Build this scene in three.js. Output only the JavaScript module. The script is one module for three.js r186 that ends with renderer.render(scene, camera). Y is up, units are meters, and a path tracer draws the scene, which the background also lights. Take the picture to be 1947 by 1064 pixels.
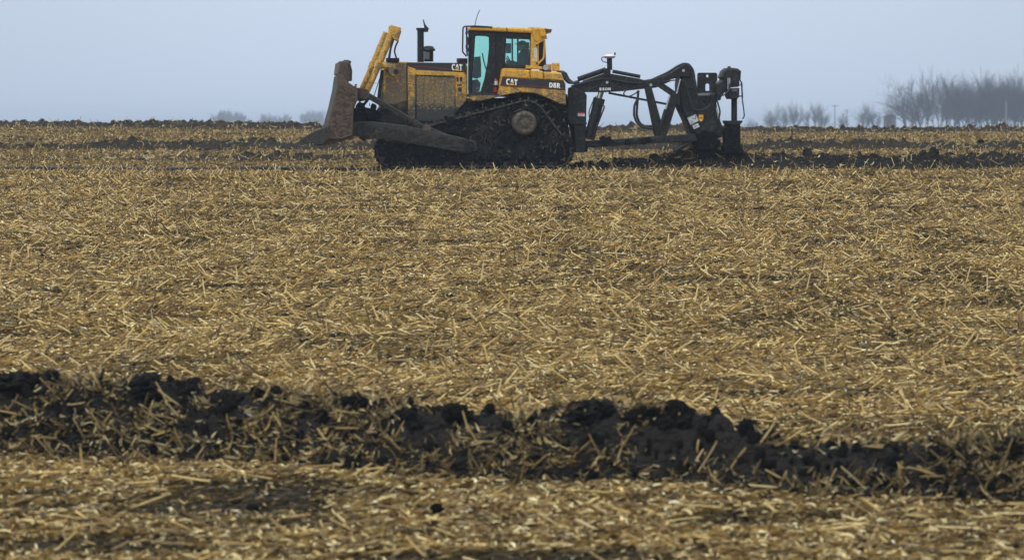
import * as THREE from 'three';
import { mergeGeometries, toCreasedNormals } from 'three/addons/utils/BufferGeometryUtils.js';
import { MarchingCubes } from 'three/addons/objects/MarchingCubes.js';

// ------------------------------------------------------------------ camera, sky, sun, exposure
const F = 6400, CX = 973.5, HY = 246, CAMY = 1.012;       // focal length in photo pixels, optical axis, eye height above the bulldozer's ground
const scene = new THREE.Scene();
const camera = new THREE.PerspectiveCamera(2 * Math.atan(818 / F) * 180 / Math.PI, 1947 / 1636, 1, 12000);
camera.setViewOffset(1947, 1636, 0, 572, 1947, 1064);
camera.position.set(0, CAMY, 0);
camera.lookAt(0, CAMY, -100);
camera.focus = 72; camera.userData.fStop = 2.6;
const renderer = new THREE.WebGLRenderer({ antialias: true });
renderer.toneMapping = THREE.LinearToneMapping;
renderer.toneMappingExposure = 1.08;
renderer.shadowMap.enabled = true;

function rng(seed) { let a = seed >>> 0; return () => { a = (a + 0x6D2B79F5) >>> 0; let t = a; t = Math.imul(t ^ (t >>> 15), t | 1); t ^= t + Math.imul(t ^ (t >>> 7), t | 61); return ((t ^ (t >>> 14)) >>> 0) / 4294967296; }; }
function hash(ix, iy, s) { let h = Math.imul(ix, 374761393) + Math.imul(iy, 668265263) + Math.imul(s, 974711); h = Math.imul(h ^ (h >>> 13), 1274126177); return ((h ^ (h >>> 16)) >>> 0) / 4294967296; }
function vnoise(x, y, s = 1, p = 0) {
  const ix = Math.floor(x), iy = Math.floor(y), fx = x - ix, fy = y - iy, u = fx * fx * (3 - 2 * fx), v = fy * fy * (3 - 2 * fy);
  const m = (i) => p ? ((i % p) + p) % p : i;
  const a = hash(m(ix), m(iy), s), b = hash(m(ix + 1), m(iy), s), c = hash(m(ix), m(iy + 1), s), d = hash(m(ix + 1), m(iy + 1), s);
  return a + (b - a) * u + (c - a) * v + (a - b - c + d) * u * v;
}
function fbm(x, y, s = 1, o = 4, p = 0) { let t = 0, a = .5, n = 0; for (let i = 0; i < o; i++) { t += a * vnoise(x, y, s + i * 17, p); n += a; a *= .5; x *= 2; y *= 2; p *= 2; } return t / n; }
const clamp = THREE.MathUtils.clamp, sstep = (a, b, x) => { const t = clamp((x - a) / (b - a), 0, 1); return t * t * (3 - 2 * t); }, lerp = THREE.MathUtils.lerp;

{ // overcast winter sky, brighter towards the zenith, with faint broad cloud
  const W = 1024, H = 512, data = new Float32Array(W * H * 4);
  for (let j = 0; j < H; j++) for (let i = 0; i < W; i++) {
    const el = ((j + .5) / H - .5) * Math.PI, az = ((i + .5) / W) * Math.PI * 2, y = Math.sin(el);
    const up = Math.max(0, y), b = 1 + 1.3 * Math.pow(up, .8);
    const cl = 1 + .10 * (fbm(i / W * 24, j / H * 16, 5, 3, 24) - .5) + .075 * Math.cos(14 * (az - Math.PI / 2)) * Math.cos(el * 5);
    const c = el > 0 ? [.492 * b * cl, .572 * b * cl, .700 * (1 + 1.1 * Math.pow(up, .8)) * cl] : [.14, .13, .12];
    const k = (j * W + i) * 4; data[k] = c[0]; data[k + 1] = c[1]; data[k + 2] = c[2]; data[k + 3] = 1;
  }
  const t = new THREE.DataTexture(data, W, H, THREE.RGBAFormat, THREE.FloatType);
  t.mapping = THREE.EquirectangularReflectionMapping; t.magFilter = THREE.LinearFilter; t.needsUpdate = true;
  scene.background = t; scene.environment = t;
}
const sun = new THREE.DirectionalLight(new THREE.Color(1, .95, .86), 1.5);
sun.position.set(-55, 95, -30); sun.target.position.set(0, 0, -75);
sun.castShadow = true; sun.shadow.radius = 24; sun.shadow.mapSize.set(4096, 4096);
Object.assign(sun.shadow.camera, { left: -70, right: 70, top: 70, bottom: -70, near: 1, far: 400 });
scene.add(sun, sun.target);
scene.fog = new THREE.FogExp2(new THREE.Color(.78, .86, 1), .00036);

// ------------------------------------------------------------------ helpers
const taken = {};
function numbered(n) { const k = taken[n] = (taken[n] ?? -1) + 1; return k ? n + '_' + String(k).padStart(3, '0') : n; }
function tag(o, label, category, group, kind) { if (label) o.userData.label = label; if (category) o.userData.category = category; if (group) o.userData.group = group; if (kind) o.userData.kind = kind; return o; }
function shadows(o) { o.traverse((c) => { if (c.isMesh) { c.castShadow = true; c.receiveShadow = true; } }); return o; }
function thing(name, label, category, group) { const o = new THREE.Group(); o.name = numbered(name); tag(o, label, category, group); scene.add(o); return o; }
function mesh(name, geo, mat, parent = scene) { const g = Array.isArray(geo) ? mergeGeometries(geo.map((x) => x.index ? x.toNonIndexed() : x)) : geo; const m = new THREE.Mesh(g, mat); m.name = parent === scene ? numbered(name) : name; m.castShadow = m.receiveShadow = true; parent.add(m); return m; }
const scr = (px, py, d) => new THREE.Vector3((px - CX) / F * d, CAMY - (py - HY) / F * d, -d);
const toS = (v) => Math.round(255 * clamp(v <= .0031308 ? v * 12.92 : 1.055 * Math.pow(v, 1 / 2.4) - .055, 0, 1));
function dataTex(w, h, fn, rep = true, srgb = true) {
  const d = new Uint8Array(w * h * 4);
  for (let j = 0; j < h; j++) for (let i = 0; i < w; i++) { const c = fn(i, j), k = (j * w + i) * 4; for (let q = 0; q < 3; q++) d[k + q] = srgb ? toS(c[q]) : Math.round(255 * clamp(c[q], 0, 1)); d[k + 3] = 255; }
  const t = new THREE.DataTexture(d, w, h, THREE.RGBAFormat); if (srgb) t.colorSpace = THREE.SRGBColorSpace;
  t.magFilter = THREE.LinearFilter; t.minFilter = THREE.LinearMipmapLinearFilter; t.generateMipmaps = true;
  if (rep) t.wrapS = t.wrapT = THREE.RepeatWrapping; t.needsUpdate = true; return t;
}
function canvasTex(w, h, draw) { const c = document.createElement('canvas'); c.width = w; c.height = h; draw(c.getContext('2d'), w, h); const t = new THREE.CanvasTexture(c); t.colorSpace = THREE.SRGBColorSpace; t.magFilter = THREE.LinearFilter; return t; }
function boxUV(g) { // uv in metres, by the way each face points
  if (g.index) g = g.toNonIndexed();
  const p = g.attributes.position, n = g.attributes.normal, uv = new Float32Array(p.count * 2);
  for (let i = 0; i < p.count; i++) {
    const ax = Math.abs(n.getX(i)), ay = Math.abs(n.getY(i)), az = Math.abs(n.getZ(i));
    if (az >= ax && az >= ay) { uv[2 * i] = p.getX(i); uv[2 * i + 1] = p.getY(i); }
    else if (ax >= ay) { uv[2 * i] = p.getX(i) + p.getZ(i); uv[2 * i + 1] = p.getY(i); }
    else { uv[2 * i] = p.getX(i); uv[2 * i + 1] = p.getY(i) + .25 * p.getZ(i) - .1; }
  }
  g.setAttribute('uv', new THREE.BufferAttribute(uv, 2)); return g;
}

// ------------------------------------------------------------------ the lie of the land
const PROFILE = [[4, 4.40], [79, 1.06], [80.5, 1.03], [81.6, 1.005], [84.8, 1.0], [87, 1.06], [94.5, .82], [104, .60], [118, .36], [130, .10], [136, .08], [150, .28], [300, 1.3], [700, 1.15], [1500, 1.5], [9000, 2]];
function dropAt(d) {
  let i = 0; while (i < PROFILE.length - 2 && PROFILE[i + 1][0] < d) i++;
  const [a, ya] = PROFILE[i], [b, yb] = PROFILE[i + 1]; return lerp(ya, yb, clamp((d - a) / (b - a), 0, 1));
}
function smoothDrop(d) { const r = d < 60 ? .5 : d < 140 ? .7 : 4; return (dropAt(d - r) + dropAt(d) * 2 + dropAt(d + r)) / 4; }
const RL0 = scr(0, 846, 32.6), RL1 = scr(1947, 948, 29.2);           // front foot of the near ridge
const ridgeFoot = (x) => lerp(-RL0.z, -RL1.z, (x - RL0.x) / (RL1.x - RL0.x)) + .12 * Math.sin(x * 1.7) ;
function groundY(x, d) {
  let y = CAMY - smoothDrop(d);
  if (d > 90 && d < 400) y += sstep(92, 126, d) * clamp(-x / 20, -.15, 1.2) * .19;
  if (d < 160) y += (fbm(x * .5 + 40, d * .5, 3, 3) - .5) * .10 + (fbm(x * 2.3, d * 2.3, 9, 2) - .5) * .035;
  return y;
}
// how bare the soil is (0 litter .. 1 soil)
function bare(x, d) {
  let b = 0;
  const n = fbm(x * .9 + 7, d * .55 + 3, 21, 3);
  if (d < 35) { // the strip in front of the ridge: driven over, soil showing in long patches
    const f = d - ridgeFoot(x);
    b = sstep(.49, .60, fbm(x * .5 + 3, d * 1.1, 33, 3)) * .9 * (1 - .7 * sstep(1.5, 3, x));
    if (f > -.5) b = Math.max(b, sstep(-.5, 0, f) * .6);
    const py = HY + F * smoothDrop(d) / d;
    if (x < -.8) b = Math.max(b, sstep(925, 945, py) * (1 - sstep(975, 1000, py)) * sstep(.42, .56, n));
  } else { b = sstep(.58, .72, n) * .6; for (const [c, w] of [[37, .35], [43.2, .3], [50.5, .5], [58, .4], [67, .5], [74, .5]]) b = Math.max(b, Math.exp(-Math.pow((d - c - .4 * Math.sin(x * .3 + c)) / w, 2)) * sstep(.42, .58, fbm(x * .8 + c, d * .9, 27, 3)) * .85); }
  if (d > 81 && d < 86) b = Math.max(b, .5);
  return clamp(b, 0, 1);
}

// ------------------------------------------------------------------ materials
const rT = rng(11);
const mulchTex = canvasTex(1024, 1024, (g, w, h) => {
  g.fillStyle = '#241d14'; g.fillRect(0, 0, w, h);
  const cols = ['#8d7445', '#a98d57', '#6b5531', '#c2a76c', '#4b3b22', '#2a231b', '#221d18', '#7d6136', '#b39a66'];
  for (let i = 0; i < 15000; i++) {
    const x = rT() * w, y = rT() * h, a = rT() * Math.PI, l = 8 + rT() * 46, c = cols[Math.floor(rT() * cols.length)], lw = 1.5 + rT() * 6, bx = (rT() - .5) * 12;
    g.strokeStyle = c; g.lineWidth = lw;
    for (const ox of [0, w, -w]) for (const oy of [0, h, -h]) {
      const X = x + ox, Y = y + oy; if (X < -60 || X > w + 60 || Y < -60 || Y > h + 60) continue;
      g.beginPath(); g.moveTo(X, Y); g.quadraticCurveTo(X + Math.cos(a) * l * .5 + bx, Y + Math.sin(a) * l * .5 + bx, X + Math.cos(a) * l, Y + Math.sin(a) * l); g.stroke();
    }
  }
});
mulchTex.wrapS = mulchTex.wrapT = THREE.RepeatWrapping;
const soilTex = dataTex(512, 512, (i, j) => { const n = fbm(i / 32, j / 32, 4, 5, 16), s = hash(i, j, 8) > .985 ? .03 : 0, k = (.012 + .014 * n + .007 * hash(i >> 1, j >> 1, 3) + s * .7) * .72; return [k * 1.16, k * 1.0, k * .86]; });
const soilBump = dataTex(512, 512, (i, j) => { const n = fbm(i / 26, j / 26, 14, 6, 20); return [n, n, n]; }, true, false);
const M = {};
const std = (o) => new THREE.MeshStandardMaterial({ roughness: .8, metalness: 0, ...o });
M.ground = new THREE.MeshPhysicalMaterial({ map: mulchTex, roughness: .95, vertexColors: true, specularIntensity: .25 });
M.soil = new THREE.MeshPhysicalMaterial({ specularIntensity: .25, map: soilTex, bumpMap: soilBump, bumpScale: .06, roughness: .93 });
M.drySoil = new THREE.MeshPhysicalMaterial({ specularIntensity: .25, map: soilTex, color: new THREE.Color(1.75, 1.5, 1.25), bumpMap: soilBump, bumpScale: .06, roughness: .95 });
M.litter = new THREE.MeshPhysicalMaterial({ color: 0xffffff, roughness: .75, specularIntensity: .4 });

// ------------------------------------------------------------------ ground sheet
{
  const xs = [-4500, -2500, -1200, -600, -300, -150, -90, -60, -45, -34]; for (let x = -27; x <= 27.01; x += .27) xs.push(x); xs.push(34, 45, 60, 90, 150, 300, 600, 1200, 2500, 4500);
  const ds = [-300, -60, -10, 4, 10, 15, 18]; for (let d = 20; d < 140; d += .28) ds.push(d); ds.push(142, 146, 152, 160, 175, 200, 240, 300, 380, 500, 700, 1000, 1500, 2300, 3500, 5500);
  const nx = xs.length, nd = ds.length, pos = new Float32Array(nx * nd * 3), uv = new Float32Array(nx * nd * 2), col = new Float32Array(nx * nd * 3), idx = [];
  for (let j = 0; j < nd; j++) for (let i = 0; i < nx; i++) {
    const k = j * nx + i, x = xs[i], d = ds[j];
    pos.set([x, groundY(x, Math.max(4, d)), -d], k * 3); uv.set([x / 3.1, d / 3.1], k * 2);
    const b = bare(x, d), t = d > 140 ? 1 : lerp(d < 81 ? .48 : .95, .10, b); col.set([t, t, t * lerp(1, 1.15, b)], k * 3);
    if (i < nx - 1 && j < nd - 1) idx.push(k, k + 1, k + nx + 1, k, k + nx + 1, k + nx);
  }
  const g = new THREE.BufferGeometry(); g.setAttribute('position', new THREE.BufferAttribute(pos, 3)); g.setAttribute('uv', new THREE.BufferAttribute(uv, 2)); g.setAttribute('color', new THREE.BufferAttribute(col, 3)); g.setIndex(idx); g.computeVertexNormals();
  tag(mesh('ground', g, M.ground), 'harvested corn field rising gently to the skyline', null, null, 'structure');
}

// ------------------------------------------------------------------ ridges of dug soil
// lumps: domes raised on a fine grid, so that the ridge is made of clods
function makeRidge({ label, x0, x1, mid, half, height, cell, seed, lumps, lumpR, rough = .05, gap, mat = M.soil }) {
  const r = rng(seed), nx = Math.ceil((x1 - x0) / cell), maxHalf = half * 1.25, nt = Math.ceil(2 * maxHalf / cell);
  const H = new Float32Array((nx + 1) * (nt + 1));
  const at = (i, j) => j * (nx + 1) + i;
  for (let j = 0; j <= nt; j++) for (let i = 0; i <= nx; i++) {
    const x = x0 + i * cell, t = -maxHalf + 2 * maxHalf * j / nt, w = half * (.8 + .45 * fbm(x * .8, seed, seed, 2));
    const f = Math.max(0, 1 - Math.pow(Math.abs(t) / w, 1.9)), keep = gap ? gap(x) : 1;
    H[at(i, j)] = (height(x) * keep * f * (.72 + .4 * fbm(x * 2.2, t * 2.2, seed + 2, 3)) + rough * (fbm(x * 7, t * 7, seed + 5, 3) - .45) * (f > 0 ? 1 : 0)) - (f <= 0 ? .12 : 0);
  }
  for (let n = 0; n < lumps; n++) {
    const x = lerp(x0, x1, r()), t = (r() + r() - 1) * half, keep = gap ? gap(x) : 1; if (r() > keep) continue;
    const R = lumpR * (.35 + .9 * Math.pow(r(), 2)), sq = .7 + r() * .6, i0 = Math.round((x - x0) / cell), j0 = Math.round((t + maxHalf) / (2 * maxHalf) * nt), k = Math.ceil(R / cell) + 1;
    const base = (H[at(clamp(i0, 0, nx), clamp(j0, 0, nt))]) - R * (.15 + .4 * r());
    for (let j = Math.max(0, j0 - k); j <= Math.min(nt, j0 + k); j++) for (let i = Math.max(0, i0 - k); i <= Math.min(nx, i0 + k); i++) {
      const dx = (x0 + i * cell - x) / sq, dt = -maxHalf + 2 * maxHalf * j / nt - t, q = R * R * (1 + 1.5 * (fbm((dx + x) * 14, (dt + t) * 14, n, 3) - .5)) - dx * dx - dt * dt;
      if (q > 0) { const h = base + Math.sqrt(q) * .95 + (hash(i, j, 77) - .5) * cell * .7; if (h > H[at(i, j)]) H[at(i, j)] = h; }
    }
  }
  const pos = new Float32Array(H.length * 3), uv = new Float32Array(H.length * 2), idx = [];
  for (let j = 0; j <= nt; j++) for (let i = 0; i <= nx; i++) {
    const x = x0 + i * cell, t = -maxHalf + 2 * maxHalf * j / nt, d = mid(x) + t, k = at(i, j);
    const jx = (hash(i, j, 3) - .5) * cell * .5;
    pos.set([x + jx, groundY(x, d) + H[k], -d], k * 3); uv.set([x / 1.3, (d + H[k] * 1.5) / 1.3], k * 2);
    if (i < nx && j < nt) idx.push(k, k + 1, k + nx + 2, k, k + nx + 2, k + nx + 1);
  }
  const g = new THREE.BufferGeometry(); g.setAttribute('position', new THREE.BufferAttribute(pos, 3)); g.setAttribute('uv', new THREE.BufferAttribute(uv, 2)); g.setIndex(idx); g.computeVertexNormals();
  tag(mesh('soil_ridge', g, mat), label, null, null, 'structure');
  const hAt = (x, d) => { const i = Math.round((x - x0) / cell), j = Math.round((d - mid(x) + maxHalf) / (2 * maxHalf) * nt); return i < 0 || j < 0 || i > nx || j > nt ? -1 : Math.max(-.02, H[at(i, j)]); };
  return { hAt, x0, x1, mid, half };
}
function interp(tab, v) { let i = 0; while (i < tab.length - 2 && tab[i + 1][0] < v) i++; const [a, ya] = tab[i], [b, yb] = tab[i + 1]; return lerp(ya, yb, clamp((v - a) / (b - a), 0, 1)); }
// near ridge: height read off its crest along the picture
const crestPx = [[0, 722], [90, 722], [130, 742], [240, 745], [330, 738], [420, 752], [500, 762], [560, 775], [700, 778], [760, 785], [900, 788], [1000, 790], [1100, 780], [1200, 790], [1300, 795], [1400, 818], [1470, 842], [1520, 856], [1700, 858], [1800, 855], [1880, 850], [1947, 842]];
const RW = .55;
const nearMid = (x) => ridgeFoot(x) + RW * 1.02;
const nearH = (x) => { const d = nearMid(x), px = CX + x * F / d; const y = CAMY - (interp(crestPx, px) - HY) / F * d; return clamp(y - groundY(x, d), .08, .75) * .98; };
const nearRidge = makeRidge({ label: 'black ridge of dug soil across the front of the field', x0: -6.2, x1: 5.6, mid: nearMid, half: RW, height: nearH, cell: .022, seed: 5, lumps: 2200, lumpR: .075, rough: .13 });
const rowA = makeRidge({ label: 'fresh black soil thrown up along the plough line', x0: 1.4, x1: 15.5, mid: (x) => 83.95 + .02 * x, half: .75, height: (x) => interp([[1.4, .03], [2.2, .12], [3.6, .22], [4.1, .46], [5.2, .54], [6.0, .44], [6.5, .30], [9, .31], [11.5, .36], [15.5, .32]], x), cell: .04, seed: 8, lumps: 1500, lumpR: .09, rough: .15 });
const rowB = makeRidge({ label: 'older dark soil ridge halfway up the far field', x0: -18, x1: 18, mid: (x) => 103 + .05 * x, half: .9, height: (x) => .17 + .09 * vnoise(x * .5, 3, 4), cell: .06, mat: M.drySoil, seed: 13, lumps: 1900, lumpR: .10, rough: .14, gap: (x) => .6 + .4 * sstep(.3, .55, vnoise(x * .45, 9, 6)) });
const rowD = makeRidge({ label: 'low broken soil ridge just behind the bulldozer blade', x0: -16, x1: -3, mid: (x) => 94.5 + .05 * x, half: .6, height: (x) => .10, cell: .06, mat: M.drySoil, seed: 17, lumps: 320, lumpR: .12, rough: .12, gap: (x) => sstep(-11, -6, x) * sstep(.35, .55, vnoise(x * .6, 2, 7)) });
const rowC = makeRidge({ label: 'rough soil ridge along the skyline of the field', x0: -24, x1: 24, mid: (x) => 131 + .02 * x, half: 1.2, height: (x) => .24 + .07 * vnoise(x * .4, 7, 4), cell: .08, mat: M.drySoil, seed: 19, lumps: 1800, lumpR: .11, rough: .13, gap: (x) => .7 + .3 * sstep(.25, .6, vnoise(x * .3, 5, 8)) });
const rowP = makeRidge({ label: 'thin strip of black soil beside the drain pipe', x0: -13, x1: -3.2, mid: () => 83.6, half: .4, height: () => .03, cell: .05, seed: 23, lumps: 130, lumpR: .12, rough: .10, gap: (x) => sstep(.4, .6, vnoise(x * .7, 4, 9)) });

// clods that stand out by themselves
function clodGeo(seed, detail = 9) {
  const g = new THREE.IcosahedronGeometry(1, detail), p = g.attributes.position, v = new THREE.Vector3();
  const f = (x, y, z) => (fbm(x * 1.5 + seed * 3.1, y * 1.3 + z * 1.7, seed, 3) - .5) * .8 + (.15 - 1.6 * Math.abs(fbm(x * 2.6 + z * 2.1, y * 2.6 - z * 2.2 + seed, seed + 9, 4) - .5)) * 1.1 + (fbm(x * 9 + z * 5, y * 9 - z * 7, seed + 4, 2) - .5) * .3;
  for (let i = 0; i < p.count; i++) { v.fromBufferAttribute(p, i); v.multiplyScalar(1 + f(v.x, v.y, v.z)); p.setXYZ(i, v.x, v.y, v.z); }
  g.computeVertexNormals(); return g;
}
const clodGeos = [1, 2, 3, 4, 5].map((s) => boxUV(clodGeo(s)));
const crumbGeos = [11, 12, 13, 14, 15].map((s) => boxUV(clodGeo(s, 4)));
function clod(px, py, w, h, label, k, d = null, seat = .6) { // px, py: centre in the photograph; w, h: size there
  let x, dd;
  if (d === null) { dd = 32; for (let i = 0; i < 3; i++) { x = (px - CX) / F * dd; dd = nearMid(x) - .02; } } else { dd = d; x = (px - CX) / F * dd; }
  const s = dd / F, m = tag(mesh('soil_clod', clodGeos[k % 5], M.soil), label, 'soil clod', 'black clods of soil standing out of the ridges');
  m.scale.set(w * s * .56, h * s * .5, w * s * .5); m.rotation.y = k * 1.3;
  m.position.set(x, CAMY - (py + (d === null ? 7 : 1) - HY) / F * dd, -dd);
  return m;
}
clod(38, 733, 100, 62, 'large black soil clod at the left edge of the near ridge', 0);
clod(285, 734, 74, 52, 'wide black clod on the near ridge, left one of a touching pair', 1);
clod(350, 738, 62, 48, 'rounded black clod on the near ridge, right one of a touching pair', 2);
clod(440, 762, 84, 58, 'sloping black clod on the ridge right of the touching pair', 3);
clod(486, 745, 28, 34, 'small upright black clod between the sloping clod and the tiny one', 4);
clod(511, 759, 20, 20, 'tiny black clod right of the small upright one', 0);
clod(686, 754, 40, 28, 'lone small black clod on the ridge above a straw covered stretch', 1);
clod(797, 800, 95, 58, 'broad black clod at the left end of the wide dark patch', 2);
clod(866, 778, 54, 42, 'black clod peaking above the middle of the dark patch', 3);
clod(930, 775, 22, 28, 'narrow black clod in the crest right of the peaking clod', 4);
clod(1126, 788, 84, 66, 'biggest domed black clod near the middle of the near ridge', 0);
clod(1245, 778, 26, 20, 'little black clod on straw right of the domed clod', 1);
clod(1296, 795, 64, 54, 'black clod at the top of the slope down to the right', 2);
clod(1424, 806, 38, 36, 'hooked black clod standing up on the falling crest', 3);
clod(1782, 850, 22, 34, 'pointed black clod on the low right stretch of the ridge', 4);
clod(1925, 843, 60, 34, 'flat black clod at the right edge of the near ridge', 1);
clod(480, 965, 22, 16, 'small dark clod lying in the straw in front, leftmost', 2, 28.7);
clod(831, 964, 22, 20, 'round dark clod lying in the straw below the wide dark patch', 3, 28.6);
clod(242, 231, 16, 9, 'dark clod on the left skyline', 2, 131);
clod(1866, 271, 13, 15, 'upright dark clod on the far ridge at right', 3, 104);

{ // crumbs and broken clods lying on the near ridge
  const r = rng(61), G = thing('soil_crumbs', 'black broken crumbs of soil on the near ridge'); G.userData.kind = 'stuff';
  const sets = clodGeos.map(() => []), q = new THREE.Quaternion(), e = new THREE.Euler();
  for (let n = 0; n < 1500; n++) {
    const x = lerp(-5.6, 5, r()), t = (r() * 2 - 1) * RW * 1.15, d = nearMid(x) + t, h = nearRidge.hAt(x, d); if (h < -.5) continue;
    const s = .014 + .05 * Math.pow(r(), 3); q.setFromEuler(e.set(r() * 6, r() * 6, r() * 6));
    sets[n % 5].push(new THREE.Matrix4().compose(new THREE.Vector3(x, groundY(x, d) + Math.max(0, h) + s * .35, -d), q, new THREE.Vector3(s * 1.2, s, s * .9)));
  }
  sets.forEach((ms, k) => { const im = new THREE.InstancedMesh(crumbGeos[k], M.soil, ms.length); ms.forEach((m, i) => im.setMatrixAt(i, m)); im.name = 'crumbs'; im.frustumCulled = false; G.add(im); });
}
// ------------------------------------------------------------------ corn stubble and litter
function ribbon(L, Wd, curl, twist, fold, seed, segs = 5) {
  const r = rng(seed), pos = [], idx = [], ph = r() * 6;
  for (let i = 0; i <= segs; i++) {
    const s = i / segs - .5, w = Wd * .5 * (.35 + .65 * Math.sqrt(Math.max(0, 1 - Math.pow(Math.abs(s) * 2, 3)))), a = twist * s + ph * .1;
    const cx = s * L, cy = curl * L * (s * s * 2 - .2) + Math.sin(ph + s * 7) * L * .05, cz = Math.sin(ph * 2 + s * 5) * L * .09;
    pos.push(cx, cy + Math.sin(a) * w + fold * w, cz + Math.cos(a) * w, cx, cy, cz, cx, cy - Math.sin(a) * w + fold * w, cz - Math.cos(a) * w);
    if (i < segs) { const k = i * 3; idx.push(k, k + 1, k + 4, k, k + 4, k + 3, k + 1, k + 2, k + 5, k + 1, k + 5, k + 4); }
  }
  const g = new THREE.BufferGeometry(); g.setAttribute('position', new THREE.Float32BufferAttribute(pos, 3)); g.setIndex(idx); g.computeVertexNormals(); return g;
}
function stalkGeo(seed, bend) { // unit length along y, base at 0, slightly swollen nodes, slanted cut
  const r = rng(seed), n = 6, rings = [0, .3, .33, .36, .68, .71, .74, 1], rad = [1.05, .92, 1.22, .95, .88, 1.15, .86, .8], pos = [], idx = [];
  rings.forEach((t, i) => { const cx = bend * t * t; for (let k = 0; k < n; k++) { const a = k / n * 6.283; pos.push(cx + Math.cos(a) * rad[i] * .042, t + (i === rings.length - 1 ? Math.cos(a) * .035 : 0), Math.sin(a) * rad[i] * .042); } });
  for (let i = 0; i < rings.length - 1; i++) for (let k = 0; k < n; k++) { const a = i * n + k, b = i * n + (k + 1) % n; idx.push(a, b + n, b, a, a + n, b + n); }
  const c = pos.length / 3, o = (rings.length - 1) * n; pos.push(bend, 1, 0); for (let k = 0; k < n; k++) idx.push(c, o + (k + 1) % n, o + k);
  const g = new THREE.BufferGeometry(); g.setAttribute('position', new THREE.Float32BufferAttribute(pos, 3)); g.setIndex(idx); g.computeVertexNormals(); return g;
}
const KINDS = [ // long leaf strips, husks, chips
  ribbon(.30, .022, .12, .7, .15, 1), ribbon(.44, .019, -.07, 1.3, .12, 2, 6), ribbon(.20, .028, .16, .5, .25, 3), ribbon(.15, .046, .22, .3, .35, 4), ribbon(.11, .022, .1, .9, .15, 5, 4), ribbon(.26, .034, .12, 1.8, .25, 6, 6),
];
const STALKS = [stalkGeo(1, .02), stalkGeo(2, .13), stalkGeo(3, -.10)];
const PAL = [[.80, .65, .36, 16], [.70, .535, .25, 27], [.57, .395, .15, 20], [.43, .30, .13, 15], [.19, .122, .055, 14], [.05, .038, .024, 12], [.25, .12, .07, 1.5], [.82, .73, .54, .6]];
const PALSUM = PAL.reduce((a, c) => a + c[3], 0);
function strawColor(r, dirt = 0) { let t = r() * PALSUM, i = 0; while ((t -= PAL[i][3]) > 0) i++; const k = (.8 + .4 * r()) * (1 - dirt * (.35 + .5 * r())); return [PAL[i][0] * k, PAL[i][1] * k, PAL[i][2] * k]; }
const SP = [[.62, .44, .18], [.50, .34, .13], [.34, .22, .09], [.20, .132, .06], [.66, .50, .24], [.09, .06, .032], [.13, .088, .042], [.24, .155, .068]];
const buckets = KINDS.map(() => ({ m: [], c: [] })), sBuckets = STALKS.map(() => ({ m: [], c: [] }));
const rB = KINDS.map(() => ({ m: [], c: [] })), rS = STALKS.map(() => ({ m: [], c: [] }));
const _m = new THREE.Matrix4(), _q = new THREE.Quaternion(), _q2 = new THREE.Quaternion(), _e = new THREE.Euler(), _p = new THREE.Vector3(), _s = new THREE.Vector3(), UPV = new THREE.Vector3(0, 1, 0);
function put(b, x, y, z, q, sx, sy, sz, c) { _m.compose(_p.set(x, y, z), q, _s.set(sx, sy, sz)); for (let i = 0; i < 16; i++) b.m.push(_m.elements[i]); b.c.push(c[0], c[1], c[2]); }
function litterPiece(B, r, x, y, d, tilt, dirt, big = 1) {
  const k = Math.floor(r() * KINDS.length), s = (.65 + .8 * r()) * big;
  _e.set((r() - .5) * tilt * 2, tilt > .5 ? r() * 6.283 : (r() + r() + r() - 1.5) * 1.5, (r() - .5) * tilt); _q.setFromEuler(_e);
  put(B[k], x, y, -d, _q, s, s * (.7 + .6 * r()), s * (.8 + .5 * r()), strawColor(r, dirt));
}
function stalk(B, r, x, y, d, lean, az, len, rad, dirt = 0) {
  const k = Math.floor(r() * STALKS.length), ax = new THREE.Vector3(-Math.sin(az), 0, -Math.cos(az)).cross(UPV); // lean towards az (0 = +x)
  const dir = new THREE.Vector3(Math.cos(az) * Math.sin(lean), Math.cos(lean), Math.sin(az) * Math.sin(lean));
  _q.setFromUnitVectors(UPV, dir); _q2.setFromAxisAngle(dir, r() * 6.283); _q.premultiply(_q2);
  const c = SP[Math.floor(r() * SP.length)], t = (.8 + .4 * r()) * (1 - dirt * .6); const rs = rad / .042;
  put(B[k], x, y, -d, _q, rs, len, rs, [c[0] * t, c[1] * t, c[2] * t]);
}
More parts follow.
